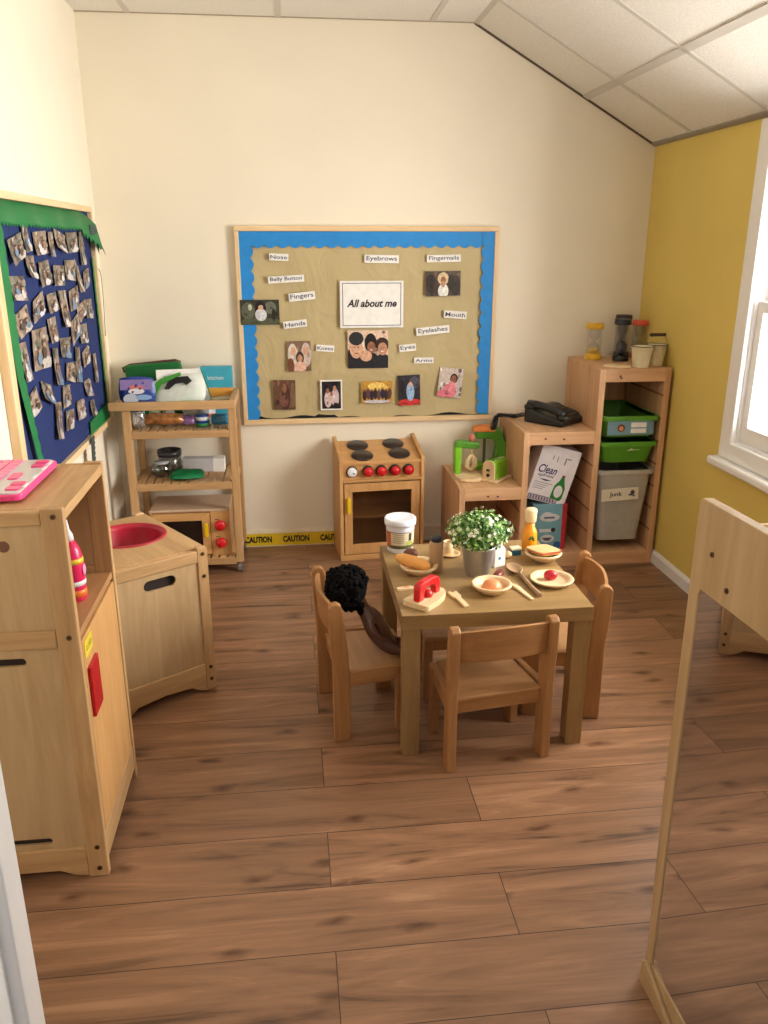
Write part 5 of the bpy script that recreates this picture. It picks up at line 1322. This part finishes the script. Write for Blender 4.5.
# ------------------------------------------------------------ mirror stand on the right
def mirror():
    t = thing('mirror_stand', 'tall birch plywood play mirror standing at the right edge', 'mirror', (.678, 1.230, 0), rot=(0, R(-.6), R(-177.9)))
    # local +x... the panel runs towards the camera along local +y
    PW = PLY('z')
    H, L = 1.03, 1.05
    mm = mat('mirror_silver', (225, 225, 228), .015, 1., noise=0)
    top = .875
    out = [(0, .0), (.0, .05), (.0, H-.006), (.006, H), (L, H), (L, 0), (L-.13, 0), (L-.05, .08), (L-.035, .09)]
    fr = [(.008, 0), (-.014, .43), (-.027, H-.03), (-.025, H-.006), (-.019, H), (L, H), (L, 0)]
    hole = [(.029, .06), (.018, .45), (.006, top-.012), (.012, top), (L-.03, top), (L-.03, .06)]
    MB().prism(fr, -.020, 0, PW, 'yz', holes=[hole]).build('frame', t, bevel=.0015)
    MB().prism([(.02, .045), (.0, top+.01), (L-.02, top+.01), (L-.02, .045)], -.004, -.0025, mm, 'yz').build('mirror_glass', t)['label'] = 'silver mirror sheet'
    MB().prism([(.015, 0), (-.018, H-.02), (L, H-.02), (L, 0)], -.022, -.0205, PW, 'yz').build('back_panel', t)
    MB().prism([(.004, 0), (.010, .055), (.024, .062), (.032, .055), (.17, 0)], .0005, .010, PLY('y'), 'yz').build('foot', t, bevel=.002)
    MB().box(-.20, -.022, .0, .022, 0, .03, PW).box(-.20, -.022, L-.022, L, 0, .03, PW).build('rear_feet', t)
    screws([(.0, .033, .947), (.0, .088, .905), (.0, L-.09, .905)], t, (1, 0, 0), .005)
mirror()
t = thing('sand_tray', 'dark lined tray with a pale rim standing behind the play mirror', 'tray', (1.270, 1.40, 0))
RM = MAPL('x')
m = MB(); m.prism([(-.30, -.34), (.30, -.34), (.30, .17), (-.30, .17)], .70, .863, RM, 'xy', holes=[[(-.290, -.330), (.290, -.330), (.290, .160), (-.290, .160)]]); m.build('rim', t, bevel=.003)
MB().box(-.284, .284, -.324, .154, .74, .7495, mat('tray_black', (30, 26, 24), .7)).build('tray_floor', t)
m = MB()
m.box(-.283, -.278, -.323, .153, .75, .850, mat('tray_black', (30, 26, 24), .7)).box(.278, .283, -.323, .153, .75, .850, mat('tray_black', (30, 26, 24), .7)).box(-.277, .277, .148, .153, .75, .850, mat('tray_black', (30, 26, 24), .7)).build('lining', t)
for x in (-.29, .26):
    for y in (-.33, .13): MB().box(x, x+.03, y, y+.03, 0, .70, RM).build('leg', t, bevel=.002)

# ------------------------------------------------------------ light
w = bpy.data.worlds.new('World'); bpy.context.scene.world = w; w.use_nodes = True
bg = w.node_tree.nodes['Background']; bg.inputs[0].default_value = (.90, .95, 1.0, 1); bg.inputs[1].default_value = 4.0
def area(name, loc, rot, sx, sy, e, col):
    l = bpy.data.lights.new(name, 'AREA'); l.shape = 'RECTANGLE'; l.size = sx; l.size_y = sy; l.energy = e; l.color = col
    o = bpy.data.objects.new(name, l); C.objects.link(o); o.location = loc; o.rotation_euler = rot; return o
# daylight falling through the sash window
area('window_daylight', (RX+.60, (WY0+WY1)/2-.1, 1.30), (0, R(92), R(0)), 1.3, 1.5, 182, (1, .955, .88))
pt = area('window_portal', (RX+.17, (WY0+WY1)/2, (WZ0+WZ1)/2), (0, R(90), 0), WZ1-WZ0, WY1-WY0, 1, (1, 1, 1))
pt.data.cycles.is_portal = True
# unseen hall shell added to keep sky light out of the doorway
HC = mat('light_block_paint', (210, 204, 196), .8)
struct(MB().box(-1.0, -.9, -1.3, FY-.12, 0, 2.4, HC).build('wall_light_block_left'))
struct(MB().box(1.5, 1.6, -1.3, FY-.12, 0, 2.4, HC).build('wall_light_block_right'))
struct(MB().box(-1.0, 1.6, -1.4, -1.3, 0, 2.4, HC).build('wall_light_block_rear'))
struct(MB().box(-1.0, 1.6, -1.4, FY-.12, 2.4, 2.45, HC).build('ceiling_light_block'))
area('added_fill_light', (.3, -.4, 2.38), (0, 0, 0), .9, .4, 14, (.93, .96, 1))  # added unseen fill, brightens the door frame from behind the camera

sc = bpy.context.scene
cam = bpy.data.cameras.new('camera'); co = bpy.data.objects.new('camera', cam); C.objects.link(co); sc.camera = co
cam.sensor_fit = 'HORIZONTAL'; cam.sensor_width = 36; cam.lens = 813.6/768*36; cam.clip_start = .02
co.location = (0, 0, 1.44)
yaw, pitch = .11396, .31825
co.rotation_euler = (PI/2-pitch, 0, -yaw)
sc.view_settings.view_transform = 'Standard'; sc.view_settings.look = 'None'; sc.view_settings.gamma = 1
sc.view_settings.use_curve_mapping = False; sc.view_settings.exposure = 0.0
